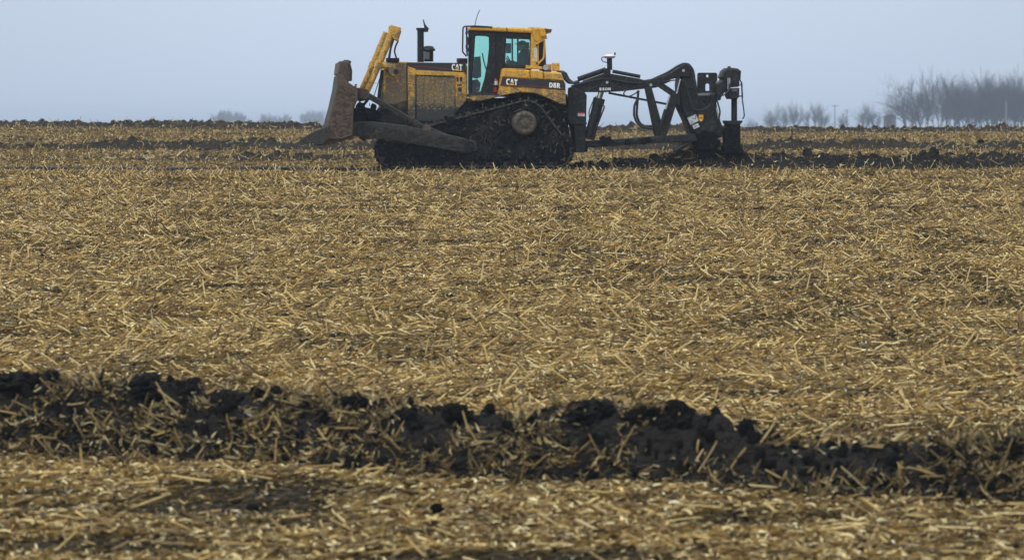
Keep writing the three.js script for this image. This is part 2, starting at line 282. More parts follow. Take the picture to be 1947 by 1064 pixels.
{
  const r = rng(77);
  const half = (d) => d * .1521 * 1.07 + .8;
  // loose litter
  const slab = (d0, d1, dens, tilt, big, dirtFar = 0) => {
    for (let d = d0; d < d1; d += .5) {
      const hw = half(d), n = Math.round(dens * hw * 2 * .5);
      for (let i = 0; i < n; i++) {
        const x = (r() * 2 - 1) * hw, dd = d + r() * .5, b = bare(x, dd);
        if (r() < b * .93) continue;
        if (dd > 30 && dd < 34.5) { const f = dd - nearMid(x); if (Math.abs(f) < RW * .9) continue; }
        litterPiece(buckets, r, x, groundY(x, dd) + .012 + .05 * r() * r(), dd, tilt, b * .6 + dirtFar, big);
      }
    }
  };
  slab(23.5, 31, 560, .11, .78, .18); slab(31, 48, 700, .09, .68); slab(48, 66, 460, .10, .74); slab(66, 81, 320, .12, .78); slab(81, 104, 46, .22, .85, .3); slab(104, 130, 36, .22, .9, .35);
  // standing, leaning and flattened stalks in rows along x; lean alternates from pass to pass
  const rows = (d0, d1, step, sx) => {
    for (let d = d0; d < d1; d += step) {
      const hw = half(d), band = Math.sin(d * 1.55 + 1.2 * Math.sin(d * .37)) , near = d < 31;
      for (let x = -hw; x < hw; x += sx * (.6 + .8 * r())) {
        const dd = d + (r() - .5) * .16 + x * .015, b = bare(x, dd); if (r() < b * .8 || r() < (near ? .55 : .12)) continue;
        if (dd > 30 && dd < 34.5 && Math.abs(dd - nearMid(x)) < RW) continue;
        const wob = band + .9 * (fbm(x * .35, d * .5, 41, 2) - .5) * 2, sgn = wob > 0 ? 1 : -1, mode = r();
        let lean = near ? lerp(.9, 1.5, r()) : lerp(.65, 1.32, Math.pow(r(), .7)); if (mode < .06 && !near) lean = r() * .35; if (mode > .74) lean = lerp(1.2, 1.5, r()); if (dd > 76.5 && r() < .6) lean *= .55;
        const az = (sgn > 0 ? 0 : Math.PI) + (r() + r() - 1) * .62;
        stalk(sBuckets, r, x, groundY(x, dd) - .01, dd, lean, az, (dd > 76 ? lerp(.10, .27, r()) : lerp(.12, .33, r())), lerp(.0075, .0130, r()));
      }
    }
  };
  rows(24, 80.6, .76, .095); rows(24.4, 80.2, .76, .22);
  const farRows = (d0, d1) => { for (let d = d0; d < d1; d += .76) { const hw = half(d); for (let x = -hw; x < hw; x += .2 * (.6 + .8 * r())) { if (r() < .3) continue; stalk(sBuckets, r, x, groundY(x, d) - .02, d + (r() - .5) * .2, lerp(.1, 1.0, r()), r() * 6.28, lerp(.10, .24, r()), .009, .3); } } };
  farRows(82.4, 130);
  // long loose stems lying about
  for (let i = 0; i < 5200; i++) { const d = 24 + 50 * Math.pow(r(), .8), x = (r() * 2 - 1) * half(d); if (r() < bare(x, d) || (d > 30 && d < 34.5 && Math.abs(d - nearMid(x)) < RW)) continue; stalk(sBuckets, r, x, groundY(x, d) + .035, d, lerp(1.46, 1.57, r()), (r() < .5 ? 0 : Math.PI) + (r() + r() - 1) * .9, lerp(.15, .45, r()), lerp(.007, .012, r())); }
  // litter mixed into the ridges
  const cover = (R, n, mask, dirt0, big, sn) => {
    for (let i = 0; i < n; i++) {
      const x = lerp(R.x0, R.x1, r()), t = (r() * 2 - 1) * R.half * 1.12, d = R.mid(x) + t, h = R.hAt(x, d); if (h < -.5 || Math.abs(x) > half(d)) continue; if (r() > mask(x, t, d, h)) continue; const dirt = R === nearRidge ? clamp(dirt0 + (x > 3.7 ? .3 : 0) - (r() < .12 ? .6 : 0), 0, 1.15) : dirt0;
      if (r() < sn) stalk(rS, r, x, groundY(x, d) + h - .02, d, lerp(.5, 1.6, r()), r() * 6.283, lerp(.12, .34, r()), .0095, dirt * .7); else litterPiece(rB, r, x, groundY(x, d) + h + .012, d, .95, dirt, big);
    }
  };
  const soilPx = [[38, 733, 62, 42], [318, 735, 78, 32], [410, 790, 80, 26, -.62], [460, 750, 60, 24], [812, 808, 66, 54], [905, 790, 70, 22], [1000, 785, 60, 16], [1126, 800, 60, 60], [1260, 850, 60, 50], [1360, 830, 100, 48], [1540, 878, 170, 36], [1700, 872, 100, 30], [600, 800, 40, 20], [680, 752, 26, 18], [1290, 800, 50, 30]];
  const straw = (x, t, d, h) => {
    const px = CX + x * F / d, py = HY + (CAMY - groundY(x, d) - h) * F / d; let s = .78;
    for (const [cx, cy, a, b, rot = 0] of soilPx) { const dx = px - cx, dy = py - cy, c = Math.cos(rot), q = Math.sin(rot), u = (dx * c + dy * q) / a, v = (dy * c - dx * q) / b, k = u * u + v * v; if (k < 1.5) s *= lerp(.05, 1, sstep(.6, 1.5, k)); }
    if (px > 1460 && px < 1800) s *= .75;
    return s * lerp(.5, 1, sstep(.35, .6, fbm(x * 3.3, d * 3 + h * 4, 51, 2)));
  };
  cover(nearRidge, 44000, straw, .92, .56, .11);
  cover(rowA, 5200, (x) => x > 5.9 ? .3 : x > 3.6 ? .45 : .25, .6, .75, .2);
  cover(rowB, 5000, (x) => .1 + .5 * vnoise(x * .5, 31, 3), .8, .75, .12);
  cover(rowD, 1200, () => .55, .5, .85, .25);
  cover(rowC, 7000, (x, t) => t < -.2 ? .5 : .2, .6, .85, .2);
}
function instanced(name, label, sets, geos, childName) {
  const G = thing(name, label); G.userData.kind = 'stuff';
  sets.forEach((b, k) => {
    const n = b.c.length / 3; if (!n) return;
    const im = new THREE.InstancedMesh(geos[k], M.litter, n); im.instanceMatrix.array.set(b.m); im.instanceColor = new THREE.InstancedBufferAttribute(new Float32Array(b.c), 3);
    im.name = childName; im.castShadow = im.receiveShadow = true; im.frustumCulled = false; G.add(im);
  });
}
instanced('corn_litter', 'dry corn leaves and husks strewn over the whole field', buckets, KINDS, 'leaf_litter');
instanced('corn_stubble', 'cut corn stalks leaning in rows across the field', sBuckets, STALKS, 'cut_stalks');
instanced('ridge_litter', 'soiled corn leaves tangled in the dug soil ridges', rB, KINDS, 'leaf_litter');
instanced('ridge_stubble', 'broken corn stalks sticking out of the dug soil ridges', rS, STALKS, 'cut_stalks');

// ------------------------------------------------------------------ bulldozer and plough: local frame u (to the rear), v (up), w (0 at the near track's outer face)
const D0 = 82, YAW = .087, cy = Math.cos(YAW), sy = Math.sin(YAW), K = 78;
function loc(px, py, w = 0) { const k = (px - CX) / F, u = (k * (D0 - w * cy) - w * sy) / (cy - k * sy), d = D0 + u * sy - w * cy; return new THREE.Vector3(u, CAMY - (py - HY) / F * d, w); }
function frame(o) { o.position.set(0, 0, -D0); o.rotation.y = YAW; return o; }
function plateGeo(pts, w1, depth, { b = .012, holes = [], raw = false } = {}) {
  const P = (q) => { const v = loc(q[0], q[1], w1); return new THREE.Vector2(v.x, v.y); };
  let sp = pts.map(P); if (THREE.ShapeUtils.isClockWise(sp)) sp.reverse();
  const sh = new THREE.Shape(sp); for (const h of holes) sh.holes.push(new THREE.Path(h.map(P)));
  b = Math.min(b, depth * .4);
  const g = new THREE.ExtrudeGeometry(sh, { depth: depth - 2 * b, bevelEnabled: b > 0, bevelThickness: b, bevelSize: b, bevelOffset: -b, bevelSegments: 1, curveSegments: 8 });
  g.translate(0, 0, w1 - depth + b); return raw ? g : boxUV(g);
}
const plate = (parent, name, pts, w1, depth, mat, o) => mesh(name, plateGeo(pts, w1, depth, o), mat, parent);
function barPts(p, q, t) { const dx = q[0] - p[0], dy = q[1] - p[1], l = Math.hypot(dx, dy), nx = -dy / l * t / 2, ny = dx / l * t / 2; return [[p[0] + nx, p[1] + ny], [q[0] + nx, q[1] + ny], [q[0] - nx, q[1] - ny], [p[0] - nx, p[1] - ny]]; }
const bar = (parent, name, p, q, t, w1, depth, mat, o) => plate(parent, name, barPts(p, q, t), w1, depth, mat, o);
function rodGeo(a, b, r, r2 = r, n = 14) { const d = b.clone().sub(a), g = new THREE.CylinderGeometry(r2, r, d.length(), n); g.applyQuaternion(new THREE.Quaternion().setFromUnitVectors(UPV, d.clone().normalize())); g.translate(...a.clone().add(b).multiplyScalar(.5).toArray()); return boxUV(g); }
const rod = (parent, name, p, q, r, w, mat, r2) => mesh(name, rodGeo(loc(p[0], p[1], w), loc(q[0], q[1], w), r, r2), mat, parent);
const tubeGeo = (pts, w, r, closed = false, seg = 6) => boxUV(new THREE.TubeGeometry(new THREE.CatmullRomCurve3(pts.map((p) => loc(p[0], p[1], p[2] ?? w)), closed, 'catmullrom', .3), pts.length * seg, r, 7, closed));
const tube = (parent, name, pts, w, r, mat, closed) => mesh(name, tubeGeo(pts, w, r, closed), mat, parent);
const drumGeo = (px, py, r, w1, w0, n = 24) => { const a = loc(px, py, w1), b = a.clone(); b.z = w0; return rodGeo(b, a, r, r, n); };
const drum = (parent, name, px, py, r, w1, w0, mat, n) => mesh(name, drumGeo(px, py, r, w1, w0, n), mat, parent);
const quad = (x0, y0, x1, y1) => [[x0, y0], [x1, y0], [x1, y1], [x0, y1]];

// paint with mud caked on it, laid out over the machine's side in its own metres
const U0 = -5.6, V0 = -.3, TU = 7.6, TV = 4.3;
const yellowTex = dataTex(1900, 1075, (i, j) => {
  const u = U0 + TU * i / 1900, v = V0 + TV * j / 1075, px = 973.5 + u * K, py = 325 - v * K;
  let A = .13, nb = fbm(px * .09, py * .09, 71, 3);
  if (px < 735 && py < 175) A = .44;
  else if (px < 778) A = py < 119 ? .45 : .70 + .28 * sstep(145, 205, py);
  else if (px < 893) A = py < 142 ? .28 : px > 866 ? .45 + .5 * sstep(170, 200, py) : px < 790 ? .48 + .5 * sstep(175, 215, py) : .90 + .09 * sstep(170, 200, py);
  else if (py > 160) A = .50 + .28 * sstep(176, 192, py);
  else if (py > 142) A = .22;
  const n = fbm(px * .42, py * .85, 72, 5), th = lerp(.76, .24, A), m = sstep(th - .17, th + .13, n * .62 + nb * .38);
  const fade = .9 + .2 * fbm(px * .2, py * .2, 73, 3), p = [.67 * fade, .355 * fade, .030];
  const bl = sstep(.45, .62, sstep(172, 232, py) * .75 + nb * .5 - .05), g = .7 + .6 * hash(i >> 1, j >> 1, 6) * fbm(px * .6, py * .6, 75, 3) * 1.6;
  let mud = [lerp(.150, .030, bl) * g, lerp(.100, .029, bl) * g, lerp(.050, .028, bl) * g];
  const a = hash(Math.floor(px / 6), Math.floor(py / 6), 5) > .5 ? 1 : -1, fl = vnoise(px * .5 + a * py * .8, py * .9 - a * px * .3, 76);
  if (fl > .74 && m > .5 && py < 208 && px > 785) mud = [.34, .25, .11]; else if (fl < .2 && m > .4) mud = [.05, .036, .022];
  if (m < .5 && n > .60) { p[0] *= .72; p[1] *= .68; }
  return [0, 1, 2].map((q) => lerp(p[q], mud[q], m));
}, false);
yellowTex.repeat.set(1 / TU, 1 / TV); yellowTex.offset.set(-U0 / TU, -V0 / TV);
const noisy = (size, fn) => { const t = dataTex(512, 512, (i, j) => fn(i, j, fbm(i / 32, j / 32, size, 5, 16), hash(i >> 1, j >> 1, size))); return t; };
const lump = dataTex(512, 512, (i, j) => { const n = fbm(i / 20, j / 20, 44, 5, 25.6 | 0); return [n, n, n]; }, true, false);
const mudTex = noisy(31, (i, j, n, h) => { const f = h > .965 ? .05 : 0, k = (.016 + .034 * n * n + f * n) * .62; return [k * 1.06, k, k * .93]; });
const rustTex = noisy(32, (i, j, n, h) => { const s = fbm(i / 5, j / 64, 9, 3, 0), k = .5 + .8 * n, q = sstep(.5, .62, n); return [lerp(.125, .055, q) * k * (.7 + .5 * s), lerp(.073, .042, q) * k * (.7 + .5 * s), lerp(.043, .034, q) * k * (.7 + .5 * s)].map((v) => v * (.8 + .4 * h)); });
const steelTex = noisy(33, (i, j, n, h) => { const k = (.007 + .045 * n * n) * (.65 + .7 * h); return [k * 1.18, k * .98, k * .80]; });
const blackTex = noisy(34, (i, j, n, h) => { const q = sstep(.52, .72, n), g = sstep(.80, .97, h) * n, k = .007 + .003 * h + q * .018 * (.5 + h) + g * .05; return [k * 1.05, k, k * .94]; });
for (const t of [mudTex, blackTex, lump]) t.repeat.set(1.1, 1.1); for (const t of [rustTex, steelTex]) t.repeat.set(1.3, 2.6);
M.yellow = std({ map: yellowTex, roughness: .48 });
M.mud = new THREE.MeshPhysicalMaterial({ specularIntensity: .35, map: mudTex, bumpMap: lump, bumpScale: .05, roughness: .85 });
M.rust = std({ map: rustTex, bumpMap: lump, bumpScale: .012, roughness: .7 });
M.steel = std({ map: steelTex, bumpMap: lump, bumpScale: .012, roughness: .7 });
M.shoe = std({ map: mudTex, color: new THREE.Color(2.2, 1.9, 1.6), bumpMap: lump, bumpScale: .03, roughness: .75 });
M.hub = std({ map: steelTex, color: new THREE.Color(3.0, 2.7, 2.4), bumpMap: lump, bumpScale: .01, roughness: .7 });
M.black = new THREE.MeshPhysicalMaterial({ map: blackTex, roughness: .55, specularIntensity: .55 });
M.rubber = std({ color: new THREE.Color(.014, .014, .015), roughness: .45 });
M.chrome = std({ color: new THREE.Color(.6, .6, .6), roughness: .22, metalness: 1 });
M.grey = std({ color: new THREE.Color(.10, .105, .11), roughness: .6 });
M.white = std({ color: new THREE.Color(.68, .68, .67), roughness: .5 });
M.red = std({ color: new THREE.Color(.30, .018, .018), roughness: .35 });
M.glass = new THREE.MeshPhysicalMaterial({ color: new THREE.Color(.80, .985, .935), transmission: 1, thickness: 0, roughness: .02, ior: 1.45 });
M.lens = std({ color: new THREE.Color(.5, .52, .5), roughness: .15 });

const dozer = frame(thing('bulldozer', 'muddy yellow tracked bulldozer with its rusty blade raised', 'bulldozer'));
// --- tracks
{
  const cir = [[745, 287, 36], [1056, 288, 35], [998, 230, 46]];
  function trackPath(w) {
    const pts = []; for (const [x, y, r] of cir) { const c = loc(x, y, w); for (let k = 0; k < 60; k++) { const a = k / 60 * Math.PI * 2; pts.push([c.x + Math.cos(a) * r / K, c.y + Math.sin(a) * r / K]); } }
    pts.sort((a, b) => a[0] - b[0] || a[1] - b[1]);
    const cr = (o, a, b) => (a[0] - o[0]) * (b[1] - o[1]) - (a[1] - o[1]) * (b[0] - o[0]), half = (ps) => { const h = []; for (const p of ps) { while (h.length > 1 && cr(h[h.length - 2], h[h.length - 1], p) <= 0) h.pop(); h.push(p); } h.pop(); return h; };
    return [...half(pts), ...half(pts.slice().reverse())];
  }
  const shoe = (() => { const g = [new THREE.BoxGeometry(.205, .035, .56), new THREE.BoxGeometry(.035, .075, .56).translate(-.07, .05, 0), new THREE.BoxGeometry(.16, .10, .06).translate(0, -.065, .11), new THREE.BoxGeometry(.16, .10, .06).translate(0, -.065, -.11)]; return boxUV(mergeGeometries(g.map((x) => x.toNonIndexed()))); })();
  const r = rng(3);
  for (const w of [-.28, -2.36]) {
    const loop = trackPath(w), tr = new THREE.Group(); tr.name = 'track'; dozer.add(tr);
    let total = 0; const L = loop.map((p, i) => { const q = loop[(i + 1) % loop.length], l = Math.hypot(q[0] - p[0], q[1] - p[1]); total += l; return l; });
    const n = Math.round(total / .216);
    for (let k = 0; k < n; k++) {
      let s = (k + .35) / n * total, i = 0; while (s > L[i]) s -= L[i++];
      const p = loop[i], q = loop[(i + 1) % loop.length], t = s / L[i], m = mesh('track_shoe', shoe, M.shoe, tr);
      const a = Math.atan2(q[1] - p[1], q[0] - p[0]); // counter-clockwise: outward is to the right
      m.position.set(lerp(p[0], q[0], t), lerp(p[1], q[1], t), w); m.rotation.z = a + Math.PI; m.translateY(-.09);
      m.scale.set(1, 1, 1);
    }
    // mud packed over frame and rollers
    const poly = loop.map((p) => p), inside = (x, y) => { let c = false; for (let i = 0, j = poly.length - 1; i < poly.length; j = i++) { const a = poly[i], b = poly[j]; if ((a[1] > y) !== (b[1] > y) && x < (b[0] - a[0]) * (y - a[1]) / (b[1] - a[1]) + a[0]) c = !c; } return c; };
    const xs = poly.map((p) => p[0]), x0 = Math.min(...xs), x1 = Math.max(...xs), st = .035, nx = Math.ceil((x1 - x0) / st), ny = Math.ceil(2 / st), pos = [], uv = [], idx = [], ok = [], out = w > -1 ? .17 : -.17;
    for (let j = 0; j <= ny; j++) for (let i = 0; i <= nx; i++) {
      const x = x0 + i * st, y = j * st, b = fbm(x * 3.2, y * 3.2, 61, 4), low = y < .42 ? -.08 * Math.pow(Math.abs(Math.sin(x * 5.2)), 2) : 0;
      pos.push(x, y, w + out + (Math.max(0, b - .3) * .42 - .06 + low) * Math.sign(out)); uv.push(x, y); ok.push(inside(x, y));
    }
    for (let j = 0; j < ny; j++) for (let i = 0; i < nx; i++) { const k = j * (nx + 1) + i; if (ok[k] && ok[k + 1] && ok[k + nx + 1] && ok[k + nx + 2]) idx.push(k, k + 1, k + nx + 2, k, k + nx + 2, k + nx + 1); }
    const g = new THREE.BufferGeometry(); g.setAttribute('position', new THREE.Float32BufferAttribute(pos, 3)); g.setAttribute('uv', new THREE.Float32BufferAttribute(uv, 2)); g.setIndex(idx); g.computeVertexNormals();
    mesh('caked_mud', g, M.mud, tr);
    const z = w + out * .2, zz = w - out * .6;
    for (const [x, y, rr] of cir.slice(0, 2)) { const c = loc(x, y, w); mesh('idler_wheel', rodGeo(new THREE.Vector3(c.x, c.y, zz), new THREE.Vector3(c.x, c.y, z), rr / K - .14, rr / K - .14, 28), M.mud, tr); }
    for (let k = 0; k < 8; k++) { const c = loc(790 + k * 31, 303, w); mesh('track_roller', rodGeo(new THREE.Vector3(c.x, c.y, zz), new THREE.Vector3(c.x, c.y, z), .12, .12, 16), M.mud, tr); }
  }
  // straw and clods stuck on the near track's face
  const lumps = []; for (let k = 0; k < 170; k++) { const g = clodGeos[k % 5].clone(), a = .03 + .075 * r() * r(), px = 715 + r() * 370, py = 190 + r() * 132; const t = (px - 745) / 253; if (py < (px < 998 ? 252 - 62 * t : 188 + (px - 998) * .9)) continue; g.scale(a * 1.4, a, a * .7); g.rotateZ(r() * 6); const p = loc(px, py, -.06 + .07 * r()); g.translate(p.x, p.y, p.z); lumps.push(g); }
  tag(mesh('mud_clods', lumps, M.mud, dozer), null, null, null, 'stuff');
  const twigs = []; for (let k = 0; k < 260; k++) { const g = KINDS[k % 6].clone(); const s = .2 + r() * .4; g.scale(s, s, s); g.rotateX(1.2 + r()); g.rotateZ(r() * 6.28); const p = loc(700 + r() * 380, 150 + r() * 165, .02 + .04 * r()); if (p.y > 1.75 && p.x > -.3) continue; g.translate(p.x, p.y, p.y > 1.0 && p.x < -1.2 ? -.66 : p.z + .03); g.setAttribute('uv', new THREE.Float32BufferAttribute(new Float32Array(g.attributes.position.count * 2), 2)); twigs.push(g.toNonIndexed()); }
  tag(mesh('stuck_straw', twigs, std({ color: new THREE.Color(.13, .095, .05), roughness: .8 }), dozer), null, null, null, 'stuff');
  // final drive
  const hubC = loc(997, 234, 0);
  const hub = new THREE.LatheGeometry([[0, .16], [.09, .16], [.11, .135], [.17, .13], [.19, .16], [.25, .155], [.285, .12], [.30, 0], [.31, -.2]].map((p) => new THREE.Vector2(...p)), 36); hub.rotateX(Math.PI / 2); hub.translate(hubC.x, hubC.y, .03);
  const hm = mesh('final_drive', boxUV(hub), M.hub, dozer);
  const bolt = boxUV(new THREE.CylinderGeometry(.02, .02, .03, 6).rotateX(Math.PI / 2));
  for (let k = 0; k < 10; k++) { const b = mesh('bolt', bolt, M.rust, hm); b.position.set(hubC.x + Math.cos(k * .628 + .2) * .22, hubC.y + Math.sin(k * .628 + .2) * .22, .20); }
  const sp = []; { const c = loc(998, 230, 0); for (let k = 0; k < 13; k++) { const g = new THREE.BoxGeometry(.10, .13, .12); g.translate(0, .40, 0); g.rotateZ(k * 6.283 / 13); g.translate(c.x, c.y, -.14); sp.push(g); } const g = new THREE.CylinderGeometry(.40, .40, .12, 30); g.rotateX(Math.PI / 2); g.translate(c.x, c.y, -.14); sp.push(g); }
  mesh('sprocket', boxUV(mergeGeometries(sp.map((g) => g.toNonIndexed()))), M.mud, dozer);
  for (const w of [-.1, -2.2]) plate(dozer, 'track_frame', [[735, 268], [800, 262], [1040, 268], [1066, 276], [1066, 300], [735, 304]], w, .34, M.mud);
}
// --- main body
plate(dozer, 'body_frame', [[716, 232], [722, 205], [770, 190], [900, 186], [960, 186], [1020, 170], [1074, 170], [1080, 262], [1040, 290], [760, 290], [722, 262]], -.66, 1.32, M.mud);
plate(dozer, 'radiator_guard', [[734, 117], [774, 117.5], [776, 245], [716, 245], [725, 196], [729, 134]], -.66, 1.32, M.yellow, { b: .03 });
plate(dozer, 'hood_post', [[775, 126], [790, 131], [790, 232], [775, 232]], -.62, 1.36, M.yellow);
plate(dozer, 'hood', [[774, 118], [830, 119], [886, 119.5], [889, 127], [889, 200], [774, 200]], -.70, 1.20, M.yellow, { b: .05 });
plate(dozer, 'hood_frame', [[783, 132], [884, 138], [884, 147], [783, 142]], -.63, .06, M.yellow);
const panel = plate(dozer, 'engine_panel', [[791, 143], [865, 147], [865, 230], [791, 230]], -.655, .05, M.yellow);
for (const x of [805, 826, 845]) bar(panel, 'panel_rib', [x, 146], [x, 200], 1.6, -.642, .03, M.yellow);
const post = plate(dozer, 'hood_post', [[866, 142], [888, 142], [888, 190], [866, 214]], -.62, .2, M.yellow);
for (const [x, y, ww, hh] of [[868, 146, 4, 9], [874, 146, 5, 9], [869, 160, 9, 3], [871, 166, 7, 8]]) plate(post, 'vent_slot', quad(x, y, x + ww, y + hh), -.615, .03, M.rubber, { b: .004 });
// stripes with their print
function stripe(name, pts, w1, draw, mat = {}) {
  const g = plateGeo(pts, w1, .018, { b: .003 }), xs = pts.map((p) => p[0]), x0 = Math.min(...xs), x1 = Math.max(...xs);
  const edge = (x, top) => { const s = pts.slice(0, pts.length / 2), q = pts.slice(pts.length / 2).reverse(), a = top ? s : q; return interp(a, x); };
  const p = g.attributes.position, uv = g.attributes.uv, L0 = loc(x0, 200, w1).x, L1 = loc(x1, 200, w1).x;
  for (let i = 0; i < p.count; i++) { const t = clamp((p.getX(i) - L0) / (L1 - L0), 0, 1), x = lerp(x0, x1, t), yt = loc(x, edge(x, true), w1).y, yb = loc(x, edge(x, false), w1).y; uv.setXY(i, t, clamp((p.getY(i) - yb) / (yt - yb), 0, 1)); }
  const t = canvasTex(1024, 176, draw); t.anisotropy = 8;
  return mesh(name, g, std({ map: t, roughness: .5, ...mat }), dozer);
}
function band(g, w, h, redY0, redY1) { g.fillStyle = '#1d1d1f'; g.fillRect(0, 0, w, h); g.strokeStyle = '#7d1a2a'; g.lineWidth = 13; g.beginPath(); g.moveTo(0, redY0); g.lineTo(w, redY1); g.stroke(); const r = rng(9); for (let i = 0; i < 900; i++) { g.fillStyle = `rgba(${90 + r() * 50 | 0},${78 + r() * 40 | 0},${60 + r() * 30 | 0},${.15 + .45 * r()})`; g.fillRect(r() * w, r() * h, 2 + r() * 9, 1 + r() * 4); } }
function word(g, s, x, y, size, sx, tri) { g.save(); g.translate(x, y); g.scale(sx, 1); g.font = `bold ${size}px sans-serif`; g.fillStyle = '#f2f2ee'; g.textAlign = 'center'; g.textBaseline = 'alphabetic'; g.fillText(s, 0, 0); g.lineWidth = size * .03; g.strokeStyle = '#f2f2ee'; g.strokeText(s, 0, 0); g.restore(); if (tri) { g.fillStyle = '#1d1d1f'; g.beginPath(); g.moveTo(x - 62, y + 4); g.lineTo(x, y - 66); g.lineTo(x + 62, y + 4); g.fill(); g.fillStyle = '#f0a818'; g.beginPath(); g.moveTo(x - 52, y + 4); g.lineTo(x, y - 46); g.lineTo(x + 52, y + 4); g.fill(); } }
stripe('hood_stripe', [[775, 118.5], [885, 119.5], [885, 137.5], [775, 131]], -.66, (g, w, h) => { band(g, w, h, 100, 148); word(g, 'CAT', 872, 148, 160, .66, true); });
stripe('fender_stripe', [[955, 146.5], [1008, 150.5], [1073, 154.8], [1075.5, 170.5], [1010, 165.5], [951, 162.5]], .012, (g, w, h) => { band(g, w, h, 158, 148); word(g, 'CAT', 181, 146, 166, .60, true); word(g, 'D8R', 850, 150, 148, .64); });
// fenders and tanks
const fender = plate(dozer, 'fender', [[951, 163], [1075.5, 171], [1076, 199], [1063, 197], [1051, 191], [1038, 185], [1026, 180], [1015, 177], [990, 175], [972, 178], [956, 182], [912, 192], [899, 192], [894, 188], [894.5, 179.5], [948, 179.5]], 0, .66, M.yellow, { b: .02 });
plate(fender, 'rear_panel', [[1030, 169.2], [1075.8, 172], [1076.2, 198.6], [1063, 196.5], [1051, 190.5], [1036, 183.6], [1030, 181]], .006, .03, M.yellow);
plate(dozer, 'fender_core', [[954, 147], [1074, 156], [1075.5, 171.5], [950, 163.5]], -.006, .62, M.yellow, { b: .02 });
plate(dozer, 'tank', [[956, 131], [1000, 132.5], [1009, 133.5], [1009, 150.5], [953.5, 146.4]], -.02, .6, M.yellow, { b: .03 });
plate(dozer, 'tank_lid', [[957.5, 129.5], [1000, 131], [1000, 134], [957, 132.6]], -.03, .5, M.yellow);
plate(dozer, 'tank', [[1008, 133], [1032.6, 134.8], [1033, 150.6], [1010, 149.6]], .01, .6, M.yellow, { b: .02 });
plate(dozer, 'fuel_tank', [[1033.6, 136], [1062, 137], [1068, 138.4], [1073.6, 155], [1034.4, 151.6]], -.01, 2.5, M.yellow, { b: .04 });
plate(dozer, 'platform_step', [[893, 178.4], [949, 178.4], [949, 181.6], [893, 181.6]], .01, .6, M.steel);
for (const w of [-2.0]) plate(dozer, 'fender', [[951, 150], [1075.5, 157], [1076, 199], [1015, 177], [956, 182], [894, 190], [894, 181], [948, 179]], w, .64, M.yellow);
// exhaust, pre-cleaner
rod(dozer, 'exhaust_stack', [799.5, 118], [799.5, 55], .083, -1.25, M.black); rod(dozer, 'stack_collar', [799, 57.5], [799, 53], .103, -1.25, M.black);
{ const c = plate(dozer, 'rain_cap', [[804.2, 36], [806.4, 39], [808.4, 46], [813, 51.5], [815.4, 53.4], [813.8, 60], [810, 61], [804.5, 60], [807, 53]], -1.19, .12, M.black, { b: .01 }); void c; }
{ const a = loc(815, 117, -1.3), b = loc(815, 87, -1.3), h = b.y - a.y, g = new THREE.LatheGeometry([[.001, 0], [.115, 0], [.115, h * .66], [.165, h * .69], [.16, h * .78], [.10, h * .98], [.001, h]].map((p) => new THREE.Vector2(...p)), 24); g.translate(a.x, a.y, a.z); const pc = mesh('air_precleaner', boxUV(g), M.black, dozer); drum(pc, 'dust_window', 811.5, 105, .001, -1.18, -1.19, M.grey); plate(pc, 'dust_window', quad(807, 98, 817, 113), -1.175, .03, M.grey); }
plate(dozer, 'engine_cap', quad(870.5, 110.5, 889, 121), -.9, .5, M.black, { b: .03 });
// --- lift cylinders, far one first
for (const [dx, dy, w] of [[-11.5, 1.5, -2.05], [0, 0, -.50]]) {
  const sh = (p) => [p[0] + dx, p[1] + dy], c = new THREE.Group(); c.name = 'lift_cylinder'; dozer.add(c);
  rod(c, 'barrel', sh([719, 125]), sh([746, 60]), .086, w, M.yellow); rod(c, 'barrel', sh([698, 172]), sh([719.5, 124]), .078, w, M.yellow); rod(c, 'piston_rod', sh([692, 186]), sh([699, 170]), .05, w, M.chrome);
  rod(c, 'gland', sh([717.5, 129]), sh([722, 118]), .105, w, M.yellow);
  drum(c, 'rod_eye', ...sh([693, 179]), .115, w + .09, w - .09, M.rust);
  if (!dx) { plate(c, 'cylinder_head', [[743, 46.6], [761.6, 52], [763, 60], [757, 79], [749, 75], [741, 62]], w + .11, .22, M.yellow, { b: .025 }); }
  else plate(c, 'cylinder_head', [[739.5, 49], [746, 47.5], [748, 60], [738, 64]], w + .1, .2, M.yellow, { b: .02 });
  mesh('trunnion', rodGeo(loc(724 + dx, 121 + dy, w), loc(748 + dx * .3, 130, w), .075, .11), M.yellow, c);
}
drum(dozer, 'trunnion_boss', 749, 134, .125, -.40, -.9, M.yellow); drum(dozer, 'trunnion_cap', 753, 136, .06, -.37, -.5, M.black);
for (const [p, q] of [[[[750, 70], [745, 82], [741, 98], [738, 114]], -.45], [[[757, 77], [752, 88], [750, 98], [754, 112]], -.48], [[[748, 76], [743, 92], [740, 113]], -.62]]) tube(dozer, 'hydraulic_hose', p, q, .022, M.rubber);
plate(dozer, 'hose_manifold', quad(735, 110, 759, 117), -.6, .5, M.black);
bar(dozer, 'guard_post', [727, 133], [720, 190], 6.5, -.68, .16, M.black);
bar(dozer, 'grab_rod', [724, 142], [711, 182], 1.6, -.55, .03, M.black);
